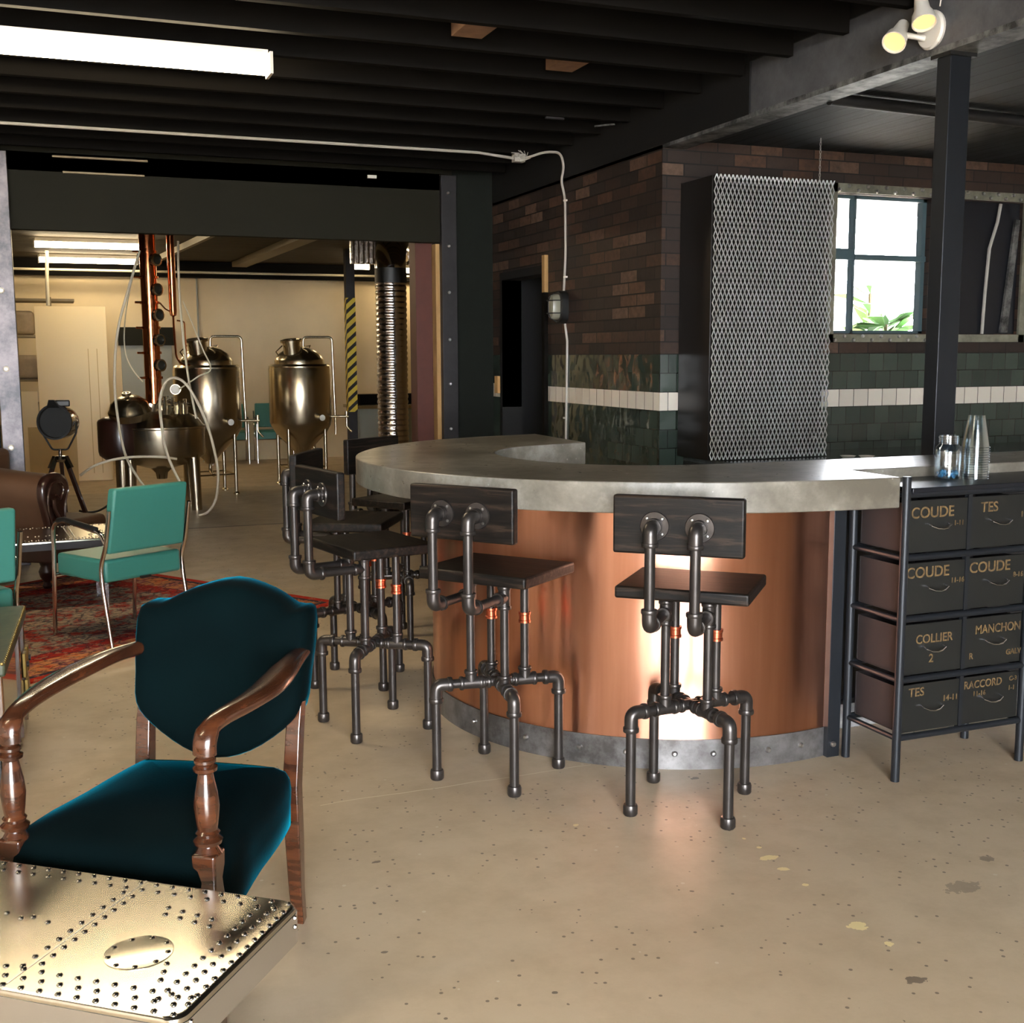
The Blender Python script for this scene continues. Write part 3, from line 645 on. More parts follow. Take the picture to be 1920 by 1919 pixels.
sp = thing('ceiling_spotlight', 'white twin spotlight with glowing bulbs fixed to the steel beam', 'lamp', (3.46, 4.03, 2.83))
MB().lathe([(0,0),(.075,0),(.078,.012),(.07,.022),(0,.024)], (3.46, 4.03, 2.82), (-1,0,0), 32).build('base', M['white'], sp, True)
MB().cyl((3.447, 3.98, 2.9), (3.447, 3.96, 3.0), .003, 6).build('cord', M['white'], sp, True)
def head(o, d, arm_from, k=1.35):
    d = Vector(d).normalized(); o = Vector(o)
    MB().tube([arm_from, o], .012, 10).build('arm', M['white'], sp, True)
    h = MB().lathe([(a*k, b_*k) for a, b_ in [(0,-.05),(.018,-.05),(.022,-.02),(.024,0),(.033,.02),(.037,.05),(.034,.05),(.03,.03)]], o, d, 24).build('head', M['white'], sp, True)
    MB().lathe([(a*k, b_*k) for a, b_ in [(0,.036),(.018,.038),(.031,.044),(.031,.036),(0,.03)]], o, d, 24).build('bulb', M['bulb'], h, True)
head((3.385, 4.01, 2.885), (-.2,-.45,-.85), (3.44, 4.03, 2.87))
head((3.36, 4.12, 2.82), (-.6,-.35,-.65), (3.44, 4.05, 2.79))

def fluoro(x0, x1, y, z, mt, label, w=.07):
    t = thing('fluorescent_light', label, 'lamp', ((x0+x1)/2, y, z), 0, 'fluorescent battens')
    MB().box(x0+.02, y-w*.5, z+.02, x1-.02, y+w*.5, z+.06).build('housing', M['white'], t, True)
    pr = [(y+w*.62*math.cos(a), z-.012+.034*math.sin(a)) for a in [2*PI*k/20 for k in range(20)]]
    mb = MB(); a_ = mb.vs([(x0+.015, p, q) for p, q in pr]); b_ = mb.vs([(x1-.015, p, q) for p, q in pr])
    for k in range(20): mb.face([a_[k], a_[(k+1)%20], b_[(k+1)%20], b_[k]])
    mb.build('diffuser', mt, t, True)
    for x in (x0, x1-.015):
        MB().box(x, y-w*.66, z-.05, x+.015, y+w*.66, z+.05).build('end_cap', M['white'], t, True)
fluoro(-.62, 1.06, 5.82, 2.88, M['tubewarm'], 'bright fluorescent light on the joists above the rug, nearest lamp', .1)
fluoro(-2.9, -1.3, 1.9, 2.88, M['tubewarm'], 'unseen fluorescent light added on the joists left of the camera for more light', .1)  # added out of view to lift the room's brightness, not a known fitting
fluoro(-.1, 1.1, 14.1, 2.75, M['tubefar'], 'far-room fluorescent light, upper of the two behind the opening')
fluoro(-.07, 1.15, 16.3, 2.75, M['tubefar'], 'far-room fluorescent light, lower of the two behind the opening')
q = atZ(672, 499, 2.74); fluoro(q.x-.08, q.x+.16, q.y, 2.74, M['tubefar'], 'short bright lamp right of the striped post')
q = atZ(765, 506, 2.74); fluoro(q.x-.15, q.x+.6, q.y, 2.74, M['tubefar'], 'fluorescent light beside the foil duct')
# battens on the joists (unlit)
for (a, b_, lab) in (((98,290), (278,293), 'upper pale batten under the joists above the opening'), ((118,320), (272,321), 'lower pale batten on the header above the opening')):
    p0, p1 = atY(*a, 9.1), atY(*b_, 9.1)
    tag(MB().box(p0.x, 9.16, p0.z-.006, p1.x, 9.19, p0.z+.006).build('batten', M['farbeam']), lab, 'batten')
p0 = atY(702, 329, 9.1); tag(MB().box(p0.x-.035, 9.165, p0.z-.012, p0.x+.035, 9.19, p0.z+.012).build('small_label', M['white']), 'tiny white tag high on the header panel', 'tag')
p0 = atZ(1040, 220, 2.94); tag(MB().box(p0.x-.06, p0.y-.012, 2.928, p0.x+.06, p0.y+.012, 2.94).build('bracket', M['darkpost']), 'small metal bracket under the joists near the bar', 'bracket')
p0 = atZ(1135, 232, 2.94); tag(MB().beam((p0.x-.05, p0.y+.05, 2.93), (p0.x+.04, p0.y-.05, 2.93), .008, .01).build('metal_strap', M['flange']), 'thin metal strap under the joists beside the beam', 'bracket')

# ------------------------------------------------------------------ bar stools
def make_stool(label):
    t = thing('bar_stool', label, 'stool', (0,0,0), 0, 'pipe bar stools around the bar')
    MB().box(-.215, -.18, .727, .215, .18, .767).build('seat', M['blackwood'], t, bevel=.008)
    br = MB().box(-.205, -.238, .885, .205, -.203, 1.068).build('backrest', M['blackwood'], t, bevel=.007)
    R_ = .0165; ZC = .345
    def collar(mb, p, ax, r=.0235, h=.016):
        mb.lathe([(R_, -h/2), (r*.95, -h/2), (r, -h*.3), (r, h*.3), (r*.95, h/2), (R_, h/2)], p, ax, 14)
    for sx in (-1, 1):
        for sy in (-1, 1):
            f = Vector((sx, sy, 0)).normalized(); c = Vector((sx*.16, sy*.16, ZC))
            lg = MB().tube([(sx*.07, sy*.07, ZC), c, (c.x, c.y, .01)], R_, 12, fillet=.04).build('leg', M['pipe'], t)
            mb = MB().tube([c-f*.05, c, c-Vector((0,0,.055))], .0225, 14, fillet=.045)
            collar(mb, c-f*.05, f, .0265); collar(mb, c-Vector((0,0,.055)), (0,0,1), .0265); mb.build('elbow', M['fitting'], lg)
            MB().lathe([(0,0),(.021,0),(.0245,.006),(.0245,.03),(.022,.036),(.0165,.037)], (c.x, c.y, 0), (0,0,1), 14).build('foot_cap', M['fitting'], lg)
            u = Vector((sx*.07, sy*.07, 0))
            up = MB().cyl(u+Vector((0,0,ZC)), u+Vector((0,0,.728)), R_*.93, 12).build('upright', M['pipe'], t)
            mb = MB(); mb.cyl(u-f*.035+Vector((0,0,ZC)), u+f*.035+Vector((0,0,ZC)), .0215, 14); mb.cyl(u+Vector((0,0,ZC)), u+Vector((0,0,ZC+.04)), .0205, 14)
            for e in (-.035, .035): collar(mb, u+f*e+Vector((0,0,ZC)), f, .025, .012)
            collar(mb, u+Vector((0,0,ZC+.04)), (0,0,1), .0245, .012); mb.build('tee', M['fitting'], up)
            if sy > 0:
                MB().lathe([(.0165,0),(.0225,0),(.0225,.008),(.020,.01),(.020,.028),(.0225,.03),(.0225,.038),(.0165,.038)], u+Vector((0,0,.553)), (0,0,1), 16).build('coupling', M['coupling'], up)
            else:
                mb = MB(); z = .668; mb.cyl(u+Vector((0,0,z-.035)), u+Vector((0,0,z+.035)), .0215, 14); mb.cyl(u+Vector((0,0,z)), u+Vector((0,-.04,z)), .0205, 14)
                for e in (-.035, .035): collar(mb, u+Vector((0,0,z+e)), (0,0,1), .025, .012)
                collar(mb, u+Vector((0,-.04,z)), (0,1,0), .0245, .012); mb.build('tee', M['fitting'], up)
    mb = MB()
    mb.cyl((-.055,-.055,ZC), (.055,.055,ZC), .0185, 12); mb.cyl((-.055,.055,ZC), (.055,-.055,ZC), .0185, 12)
    for sx in (-1, 1):
        for sy in (-1, 1):
            f = Vector((sx, sy, 0)).normalized(); collar(mb, Vector((0,0,ZC))+f*.035, f, .024, .012); collar(mb, Vector((0,0,ZC))+f*.055, f, .023, .008)
    mb.build('cross_fitting', M['fitting'], t)
    for sx in (-1, 1):
        x = sx*.07; z = .668
        a = MB().tube([(x,-.075,z), (x,-.30,z), (x,-.30,.975), (x,-.245,.975)], R_, 12, fillet=.035).build('back_arm', M['pipe'], t)
        for p0, p1, p2 in (((x,-.25,z), (x,-.30,z), (x,-.30,z+.05)), ((x,-.30,.925), (x,-.30,.975), (x,-.258,.975))):
            mb = MB().tube([p0, p1, p2], .0225, 14, fillet=.04); collar(mb, Vector(p0), Vector(p1)-Vector(p0), .0262, .013); collar(mb, Vector(p2), Vector(p1)-Vector(p2), .0262, .013); mb.build('elbow', M['fitting'], a)
        mb = MB().lathe([(.0165,.022),(.024,.022),(.026,.008),(.044,.007),(.046,.004),(.046,0),(0,0)], (x,-.238,.975), (0,-1,0), 28); fl = mb.build('flange', M['fitting'], a)
        mb = MB()
        for k in range(4):
            an = PI/4+k*PI/2; mb.lathe([(0,.004),(.004,.003),(.006,0)], (x+.034*math.cos(an), -.245, .975+.034*math.sin(an)), (0,-1,0), 8)
        mb.build('screw', M['bolt'], fl)
    return t
STOOLS = (((1.924,3.278), 48, 'black pipe bar stool nearest the camera, in front of the bright copper reflection'),
          ((1.434,3.789), 38, 'black pipe bar stool second from the right, at the left part of the copper front'),
          ((1.166,4.503), 11, 'black pipe bar stool at the left tip of the bar, seen from its side'),
          ((1.266,5.19), -29, 'black pipe bar stool behind the one at the left tip, mostly hidden'),
          ((1.70,5.87), -56, 'farthest black pipe bar stool, backrest rising behind the concrete bar top'))
s0 = None
for (x, y), h, lab in STOOLS:
    rz = math.radians(h-90)
    if s0 is None: s0 = make_stool(lab); s0.location = (x, y, 0); s0.rotation_euler = (0, 0, rz)
    else: copy_tree(s0, (x, y, 0), rz, lab)

# ------------------------------------------------------------------ drawer cabinet
cab = thing('drawer_cabinet', 'dark steel tube cabinet of eight lettered parts drawers', 'cabinet', (2.985, 3.33, 0))
X0, X1, Y0, Y1 = 2.704, 3.27, 3.185, 3.462
LV = (1.02, .80, .582, .365, .156)
for x, y, zt in ((X0, Y0, 1.083), (X1, Y0, 1.03), (X0, Y1, 1.03), (X1, Y1, 1.03)): MB().cyl((x, y, 0), (x, y, zt), .0155, 14).build('leg', M['cabframe'], cab, True)
for z in LV:
    MB().cyl((X0, Y0, z), (X1, Y0, z), .012, 10).build('front_rail', M['cabframe'], cab, True)
    MB().cyl((X0, Y1, z), (X1, Y1, z), .012, 10).build('back_rail', M['cabframe'], cab, True)
    for x in (X0, X1): MB().cyl((x, Y0, z-.001), (x, Y1, z-.001), .010, 10).build('side_rail', M['cabframe'], cab, True)
MB().box(X0+.017, Y0-.012, 1.025, 3.62, 3.476, 1.043).build('top', M['cabtop'], cab, True, bevel=.003)
MB().box(2.985-.008, Y0, .156, 2.985+.008, Y0+.02, 1.02).build('divider', M['cabframe'], cab, True)
TX = [[[('COUDE', .075, .40, .75, 1), ('1-11', .035, .86, .52, 1)], [('TES', .07, .32, .78, 1), ('19', .04, .93, .60, 1)]],
      [[('COUDE', .075, .36, .80, 1), ('11-16', .036, .88, .60, 1)], [('COUDE', .075, .38, .80, 1), ('8-16', .036, .89, .60, 1)]],
      [[('COLLIER', .062, .52, .68, .95), ('2', .06, .48, .28, 1)], [('MANCHON', .062, .58, .74, .9), ('R', .045, .12, .22, 1), ('GALV', .04, .88, .22, 1)]],
      [[('TES', .062, .25, .82, 1), ('14-11', .042, .85, .62, 1)], [('RACCORD', .056, .36, .82, .9), ('11-16', .036, .30, .62, 1), ('C-3', .034, .90, .85, 1), ('1-1', .034, .88, .65, 1)]]]
for r_ in range(4):
    for c_ in range(2):
        xa = (X0+.018, 2.993)[c_]; xb = (2.977, X1-.018)[c_]; zb = LV[r_+1]+.014; zt = LV[r_]-.022
        d = MB().box(xa, Y0+.004, zb, xb, Y0+.010, zt).build('drawer', M['drawer'], cab, True, bevel=.0015)
        mb = MB(); zs = zt-.012
        for x in (xa+.002, xb-.005): mb.box(x, Y0+.010, zb, x+.003, Y1-.02, zs)
        mb.box(xa, Y1-.023, zb, xb, Y1-.02, zs); mb.box(xa, Y0+.01, zb, xb, Y1-.02, zb+.003); mb.build('drawer_tray', M['drawerside'], d, False) if False else mb.build('drawer_tray', M['drawerside'], d, True)
        cx = (xa+xb)/2; cz = (zb+zt)/2+.0
        w_ = .042
        mb = MB().tube([(cx-w_, Y0+.004, cz+.008), (cx-w_, Y0-.014, cz+.002), (cx-w_*.5, Y0-.022, cz-.006), (cx, Y0-.024, cz-.008), (cx+w_*.5, Y0-.022, cz-.006), (cx+w_, Y0-.014, cz+.002), (cx+w_, Y0+.004, cz+.008)], .0034, 8); mb.build('handle', M['handle'], d, True)
        for s_, sz, u, v, sx in TX[r_][c_]:
            loc = Vector((xa+(xb-xa)*u-cab.location.x, Y0+.0035-cab.location.y, zb+(zt-zb)*v))
            text_mesh('lettering', s_, sz*.72, M['letter'], d, loc, (1,0,0), (0,0,1), .0006, sx)

# jar and cups on the cabinet
q = atZ(1776, 899, 1.043); jar = thing('glass_jar', 'clear glass jar with blue pebbles and straws on the drawer cabinet', 'jar', (q.x, q.y, 1.043))
MB().lathe([(0,.002),(.040,.002),(.046,.01),(.047,.10),(.044,.118),(.034,.130),(.034,.160),(.032,.160),(.032,.131),(.042,.116),(.0445,.10),(.0435,.012),(.038,.006),(0,.006)], (0,0,0), (0,0,1), 36).build('jar_body', M['clear'], jar)
mb = MB(); 
for z in (.137, .145, .153): mb.lathe([(.034, z-.002), (.0362, z), (.034, z+.002)], (0,0,0), (0,0,1), 32)
mb.build('screw_thread', M['clear'], jar)
mb = MB()
for i in range(60):
    a = random.uniform(0, 6.28); r = .034*math.sqrt(random.random()); mb.sphere((r*math.cos(a), r*math.sin(a), .012+random.uniform(0, .02)), random.uniform(.004, .008), 6, 1, 4)
o_ = mb.build('blue_pebbles', M['blue']); tag(o_, 'blue pebbles filling the bottom of the glass jar', 'pebbles'); o_['kind'] = 'stuff'; o_.location = jar.location
mb = MB().tube([(-.03,0,.03), (.034,.01,.175)], .003, 6); o_ = tag(mb.build('glass_straw', M['clear']), 'clear straw leaning to the right inside the glass jar', 'straw'); o_.location = jar.location
q = atZ(1826, 898, 1.043); NC = 14
for i in range(NC):
    z = i*.0088; o_ = MB().lathe([(.0485,0),(.0512,.002),(.0475,.004),(.0465,.012),(.0285,.118),(0,.118),(0,.1165),(.0275,.1165),(.0455,.012),(.0465,0),(.0485,0)], (0,0,0), (0,0,1), 28).build('plastic_cup', M['cup'])
    o_.location = (q.x, q.y, 1.0435+z)
    tag(o_, 'topmost upside-down clear plastic cup of the stack beside the jar' if i == NC-1 else 'clear plastic cup nested in the upside-down stack, below the topmost', 'cup', 'upside-down clear cups' if i == NC-1 else 'nested clear plastic cups')

# ------------------------------------------------------------------ rug, teal chairs
RA = math.radians(34.6); RC = Vector((1.58, 6.89, 0)); ru = Vector((math.cos(RA), math.sin(RA), 0)); rv = Vector((-math.sin(RA), math.cos(RA), 0))
rc = RC-ru*1.5+rv*1.1
rug = MB().box(-1.5, -1.1, 0, 1.5, 1.1, .008).build('rug', M['rug']); rug.location = rc+Vector((0,0,.001)); rug.rotation_euler = (0,0,RA)
tag(rug, 'red oriental rug with patterned borders under the teal chairs', 'rug')
def make_teal(label):
    # forward = +Y, right = +X, origin centre on the floor
    t = thing('teal_chair', label, 'chair', (0,0,0), 0, 'teal vinyl chairs with chrome arms')
    w = .25; yr, yf = -.23, .23
    MB().box(-w+.015, yr+.02, .335, w-.015, yf+.0, .455).build('seat', M['teal'], t, bevel=.018)
    lean = .07
    MB().hexa([(-.235, yr-.015, .49), (.235, yr-.015, .49), (.235, yr+.045, .49), (-.235, yr+.045, .49)], [(-.225, yr-lean-.01, .83), (.225, yr-lean-.01, .83), (.225, yr-lean+.05, .83), (-.225, yr-lean+.05, .83)]).build('backrest', M['teal'], t, bevel=.014)
    for sx in (-1, 1):
        x = sx*w
        MB().tube([(x, yr-.03, .006), (x, yr+.03, .33), (x, yr+.035, .43), (x*.99, yr-.01, .52), (x*.985, yr-.055, .72)], .0115, 12, fillet=.05).build('rear_leg', M['chrome'], t)
        MB().tube([(x, yf+.03, .006), (x, yf-.0, .40), (x, yf-.01, .62), (x, yf-.12, .64), (x, yr+.02, .60), (x, yr-.015, .545)], .0115, 12, fillet=.06).build('front_leg', M['chrome'], t)
        MB().tube([(x, yf-.06, .635), (x, yf-.12, .645), (x, yr+.06, .615)], .015, 10).build('armrest', M['cable'], t)
    MB().tube([(-w, yf-.005, .34), (w, yf-.005, .34)], .009, 8).build('cross_bar', M['chrome'], t)
    MB().box(-.03, yr+.005, .334, .03, yr+.021, .346).build('maker_plate', M['cable'], t)
    return t
hd = math.radians(121.5); f2 = Vector((math.cos(hd), math.sin(hd), 0)); r2 = Vector((math.sin(hd), -math.cos(hd), 0))
RL = Vector((.222, 6.183, 0)); c0 = RL+r2*.25+f2*.26
tc = make_teal('teal vinyl armchair with chrome legs on the rug, back to the camera'); tc.location = c0+Vector((0,0,.010)); tc.rotation_euler = (0,0,hd-PI/2)
hd2 = math.radians(116); q = atZ(39, 1147, .33); f3 = Vector((math.cos(hd2), math.sin(hd2), 0)); r3 = Vector((math.sin(hd2), -math.cos(hd2), 0))
c1 = Vector((-.175, 5.62, 0))-r3*.25+f3*.25
copy_tree(tc, c1+Vector((0,0,.010)), hd2-PI/2, 'teal vinyl chair cut off by the left edge of the photo, behind the trunk')
# far teal chairs
for px_, lab in ((428, 'teal chair against the far wall, left of the pair between the tanks'), (512, 'teal chair against the far wall, right of the pair between the tanks')):
    q = atY(px_+8, 861, 16.5); copy_tree(tc, (q.x, 16.75, 0), math.radians(180-4), lab, 'teal vinyl chairs with chrome arms')

# ------------------------------------------------------------------ velvet armchair
HV = math.radians(238)
va = thing('velvet_armchair', 'dark teal velvet armchair with carved walnut arms beside the riveted table', 'chair', (.2, 2.76, 0), HV-PI/2)
# local: forward +Y, half width .265
def shield():
    P = [(-.232,.845),(-.18,.852),(-.11,.885),(0,.91),(.11,.885),(.18,.852),(.232,.845),(.238,.76),(.232,.68),(.224,.60),(.18,.545),(.09,.485),(0,.462),(-.09,.485),(-.18,.545),(-.224,.60),(-.232,.68),(-.238,.76)]
    return [(p.x, p.y) for p in smooth_poly([(a, b_, 0) for a, b_ in P], 3, True)]
def backplane(u, v, h):
    lean = -(v-.45)*.26; y = -.300+lean+h-.25*u*u*0-.0; return (u, y+.55*u*u, v)
prof = [(.90,-.075),(.965,-.07),(1.0,-.05),(1.0,.012),(.975,.032),(.93,.045),(.8,.055),(.6,.062),(.35,.066),(.12,.067)]
MB().puff(shield(), prof, backplane).build('backrest', M['velvet'], va, ang=60)
so = [(-.245,.265),(0,.30),(.245,.265),(.24,0),(.215,-.24),(.18,-.275),(0,-.285),(-.18,-.275),(-.215,-.24),(-.24,0)]
so = [(p.x, p.y) for p in smooth_poly([(a, b_, 0) for a, b_ in so], 4, True)]
MB().puff(so, [(.96,.30),(.985,.305),(.99,.36),(1.0,.40),(.99,.425),(.95,.447),(.85,.465),(.6,.482),(.3,.489),(.05,.49)]).build('seat', M['velvet'], va, ang=60)
for sx in (-1, 1):
    # rear leg rises to carry the back
    MB().tube([(sx*.19,-.345,0), (sx*.193,-.325,.10), (sx*.203,-.295,.25), (sx*.205,-.285,.40), (sx*.208,-.31,.55), (sx*.210,-.355,.70)], .02, 4, rs=[(.022,.025),(.024,.027),(.028,.03),(.029,.031),(.027,.029),(.022,.024)]).build('rear_leg', M['walnut'], va, bevel=.004)
    fl = MB().hexa([(sx*.226-.02,.235,0), (sx*.226+.02,.235,0), (sx*.226+.02,.275,0), (sx*.226-.02,.275,0)], [(sx*.226-.027,.225,.46), (sx*.226+.027,.225,.46), (sx*.226+.027,.28,.46), (sx*.226-.027,.28,.46)]).build('front_leg', M['walnut'], va, bevel=.006)
    MB().lathe([(.030,.455),(.020,.472),(.029,.478),(.031,.486),(.022,.494),(.026,.502),(.021,.508),(.024,.53),(.027,.56),(.024,.59),(.018,.62),(.016,.632),(.025,.638),(.026,.645),(.018,.650),(.023,.656),(.023,.662),(.017,.668),(.02,.69)], (sx*.226,.25,0), (0,0,1), 20).build('turned_post', M['walnut'], fl)
    P = [(sx*.226,.250,.672),(sx*.227,.248,.70),(sx*.229,.228,.722),(sx*.236,.18,.732),(sx*.250,.10,.735),(sx*.258,.0,.738),(sx*.252,-.10,.742),(sx*.240,-.20,.745),(sx*.226,-.29,.742),(sx*.216,-.35,.738)]
    P = smooth_poly(P, 3); n = len(P)
    rs = []
    for i in range(n):
        t_ = i/(n-1); w = .022+.017*math.exp(-((t_-.62)/.2)**2)+.004*(t_ < .2); rs.append((w, .0185) if True else w)
    mb = MB(); N = 14; rings = []
    for i, p in enumerate(P):
        tn = (P[min(i+1, n-1)]-P[max(i-1, 0)]).normalized(); side = Vector((1,0,0)); side = (side-tn*side.dot(tn)).normalized(); upv = side.cross(tn)
        rings.append(mb.vs([p+side*(rs[i][0]*math.cos(2*PI*k/N))+upv*(rs[i][1]*math.sin(2*PI*k/N)) for k in range(N)]))
    for a, b_ in zip(rings, rings[1:]):
        for k in range(N): mb.face([a[k], a[(k+1)%N], b_[(k+1)%N], b_[k]])
    mb.face(rings[0]); mb.face(rings[-1]); mb.build('armrest', M['walnut'], va, ang=60)
mb = MB(); mb.box(-.21, .235, .30, .21, .262, .35); mb.box(-.20, -.29, .30, .20, -.26, .34); mb.build('seat_rail', M['walnut'], va)

# ------------------------------------------------------------------ riveted tables
def riveted_table(name, label, origin, ang, L, Wd, H, detail=True, rimmat='alurim', T=.05):
    # local frame: origin at near right corner; length runs along -X, width along +Y
    t = thing(name, label, 'table', origin, ang)
    rr = .03
    def rrect(x0, y0, x1, y1, r):
        P = []
        for cx, cy, a in ((x1-r, y0+r, -90), (x1-r, y1-r, 0), (x0+r, y1-r, 90), (x0+r, y0+r, 180)):
            for k in range(7): an = math.radians(a+15*k); P.append((cx+r*math.cos(an), cy+r*math.sin(an)))
        return P
    top = rrect(-L, 0, 0, Wd, rr)
    MB().puff(top, [(1, H-T), (1, H-.010), (.997, H-.004), (.990, H-.0012), (.984, H-.0001), (.975, H), (.955, H)]).build('tabletop', M['alu'], t, ang=25)
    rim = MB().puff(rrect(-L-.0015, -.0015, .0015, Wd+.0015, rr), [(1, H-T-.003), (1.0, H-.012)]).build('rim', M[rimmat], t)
    mb = MB()
    def riv(x, y, r=.0062): mb.lathe([(0, r*.72), (r*.35, r*.67), (r*.65, r*.52), (r*.88, r*.28), (r, 0)], (x, y, H-.0002), (0,0,1), 10)
    def row(x0, y0, x1, y1, n):
        for i in range(n): t_ = i/(n-1); riv(x0+(x1-x0)*t_, y0+(y1-y0)*t_)
    nl = int(L/.036); st = L/nl
    for off, sh in ((.014, 0), (.040, .5), (.066, 0)):
        for i in range(nl):
            x = -.02-st*(i+sh*.9)
            if x > -L+.01:
                riv(x, off); 
                if off != .066: riv(x, Wd-off)
    nw = int(Wd/.030); sw = (Wd-.04)/nw
    for off, sh in ((.014, 0), (.042, .5), (.070, 0)):
        for i in range(1, nw):
            riv(-off, .02+sw*(i+sh)); riv(-L+off, .02+sw*(i+sh))
    if detail:
        for xc in (.33, .66, .84):
            row(-xc, .09, -xc, Wd-.07, 10); row(-xc-.028, .075, -xc-.028, Wd-.06, 10)
        for k in range(9):
            a = 2*PI*k/9+.3; riv(-.19+.052*math.cos(a), .17+.052*math.sin(a))
        for k in range(4): riv(-.12-.035*k, .29+.006*k); riv(-.13-.035*k, .315+.006*k)
        for k in range(3): riv(-.10-.01*k, .10+.025*k); riv(-.42-.06*k, .22); 
        for k in range(3): riv(-.46+.01*k-.07*k, .23)
    for x in (-.03, -L+.03):
        for z in (H-.018, H-.036): mb.lathe([(0,.004),(.0035,.003),(.0055,0)], (x, -.0015, z), (0,-1,0), 8); mb.lathe([(0,.004),(.0035,.003),(.0055,0)], (x, Wd+.0015, z), (0,1,0), 8)
    for y in (.03, Wd-.03):
        for z in (H-.018, H-.036): mb.lathe([(0,.004),(.0035,.003),(.0055,0)], (.0015, y, z), (1,0,0), 8)
    o = mb.build('rivet', M['rivet'], t); o['kind'] = 'stuff'
    if detail:
        MB().lathe([(.060, 0), (.0602, .0012), (.058, .0016), (0, .0016)], (-.19, .17, H-.0003), (0,0,1), 48).build('round_plate', M['alu'], t)
        for xc in (.344, .674): MB().box(-xc-.001, .002, H-.001, -xc+.001, Wd-.002, H+.0006).build('sheet_seam', M['alurim'], t)
    for x in (-.17, -L+.17):
        for y in (.15, Wd-.12): MB().hexa([(x-.016, y-.016, 0), (x+.016, y-.016, 0), (x+.016, y+.016, 0), (x-.016, y+.016, 0)], [(x-.022, y-.022, H-T), (x+.022, y-.022, H-T), (x+.022, y+.022, H-T), (x-.022, y+.022, H-T)]).build('leg', M['alurim'], t)
    return t
riveted_table('riveted_table', 'riveted aluminium table in the bottom left foreground, lit bright', (.137, 1.805, 0), math.radians(142-180), .95, .425, .45, T=.068)
riveted_table('riveted_table', 'riveted aluminium coffee table on the rug, before the brown sofa', (.42, 7.18, 0.009), math.radians(4), .95, .62, .44, rimmat='darkpost')  # darker rim colour stands in for the dark reflection on bare aluminium

# ------------------------------------------------------------------ sofa
sf = thing('carved_sofa', 'brown upholstered sofa end with dark carved wooden arm front', 'sofa', (-.35, 8.45, 0.0))
def scroll_profile():   # (y across the arm, z) outline of rolled arm, arm top centre at y=8.33
    P = [(8.26,.36),(8.22,.50),(8.19,.62),(8.17,.70),(8.18,.79),(8.24,.845),(8.33,.855),(8.41,.82),(8.44,.74),(8.41,.66),(8.39,.55),(8.39,.36)]
    return smooth_poly([(0, a, b_) for a, b_ in P], 3, True)
S = scroll_profile()
def sweepX(mb, S, xs):
    R_ = []
    for x, sc, dz in xs:
        cy = 8.31; cz = .62; R_.append(mb.vs([(x, cy+(p.y-cy)*sc, cz+(p.z-cz)*sc+dz) for p in S]))
    n = len(S)
    for a, b_ in zip(R_, R_[1:]):
        for k in range(n): mb.face([a[k], a[(k+1)%n], b_[(k+1)%n], b_[k]])
    mb.face(R_[0]); mb.face(R_[-1]); return mb
sweepX(MB(), S, [(-.95, 1, .09), (-.5, 1, .06), (-.2, 1, .02), (.03, 1, 0)]).build('arm', M['brown'], sf, True, ang=60)
af = sweepX(MB(), S, [(.028, 1.04, 0), (.05, 1.06, 0), (.07, 1.03, 0), (.078, .93, 0), (.068, .88, 0), (.068, .1, 0)]).build('carved_arm_front', M['carved'], sf, True, ang=60)
mb = MB().tube(smooth_poly([(.078,8.23,.5),(.08,8.20,.66),(.08,8.24,.78),(.08,8.33,.80),(.08,8.37,.74),(.08,8.33,.68),(.08,8.29,.71)], 4), .009, 8); mb.build('carving', M['carved'], af, True)
mb = MB().tube(smooth_poly([(.078,8.30,.42),(.082,8.31,.52),(.08,8.27,.60),(.08,8.26,.68)], 4), .012, 8); mb.build('carving', M['carved'], af, True)
sweepX(MB(), S, [(-.95, 1, .09), (.03, 1, 0)]).b.free() if False else None
o_ = MB(); Sm = [Vector((p.x, 17.3-p.y, p.z)) for p in S]
R_ = [o_.vs([(x, p.y, p.z) for p in Sm]) for x in (-.95, .03)]
for k in range(len(Sm)): o_.face([R_[0][k], R_[0][(k+1)%len(Sm)], R_[1][(k+1)%len(Sm)], R_[1][k]])
o_.face(R_[0]); o_.face(R_[1]); 
MB().box(-.9, 8.30, .20, .04, 8.98, .34).build('seat_frame', M['carved'], sf, True, bevel=.01)
MB().box(-.85, 8.40, .34, .02, 8.95, .48).build('seat_cushion', M['brown'], sf, True, bevel=.04)
MB().hexa([(-.95, 8.25, .3), (-.75, 8.25, .3), (-.75, 8.98, .3), (-.95, 8.98, .3)], [(-.9, 8.25, .98), (-.72, 8.25, .98), (-.72, 8.98, .98), (-.9, 8.98, .98)]).build('backrest', M['brown'], sf, True, bevel=.05)
for x in (-.05, -.82):
    for y in (8.36, 8.92): MB().lathe([(0,0),(.022,0),(.03,.02),(.02,.05),(.042,.09),(.05,.13),(.036,.17),(.045,.2),(.045,.21),(0,.21)], (x-.02, y, 0), (0,0,1), 20).build('turned_leg', M['carved'], sf, True)

sf.rotation_euler = (0, 0, -.6); sf.location = (-.27, 8.27, .009); sf.scale = (1, 1, .88)

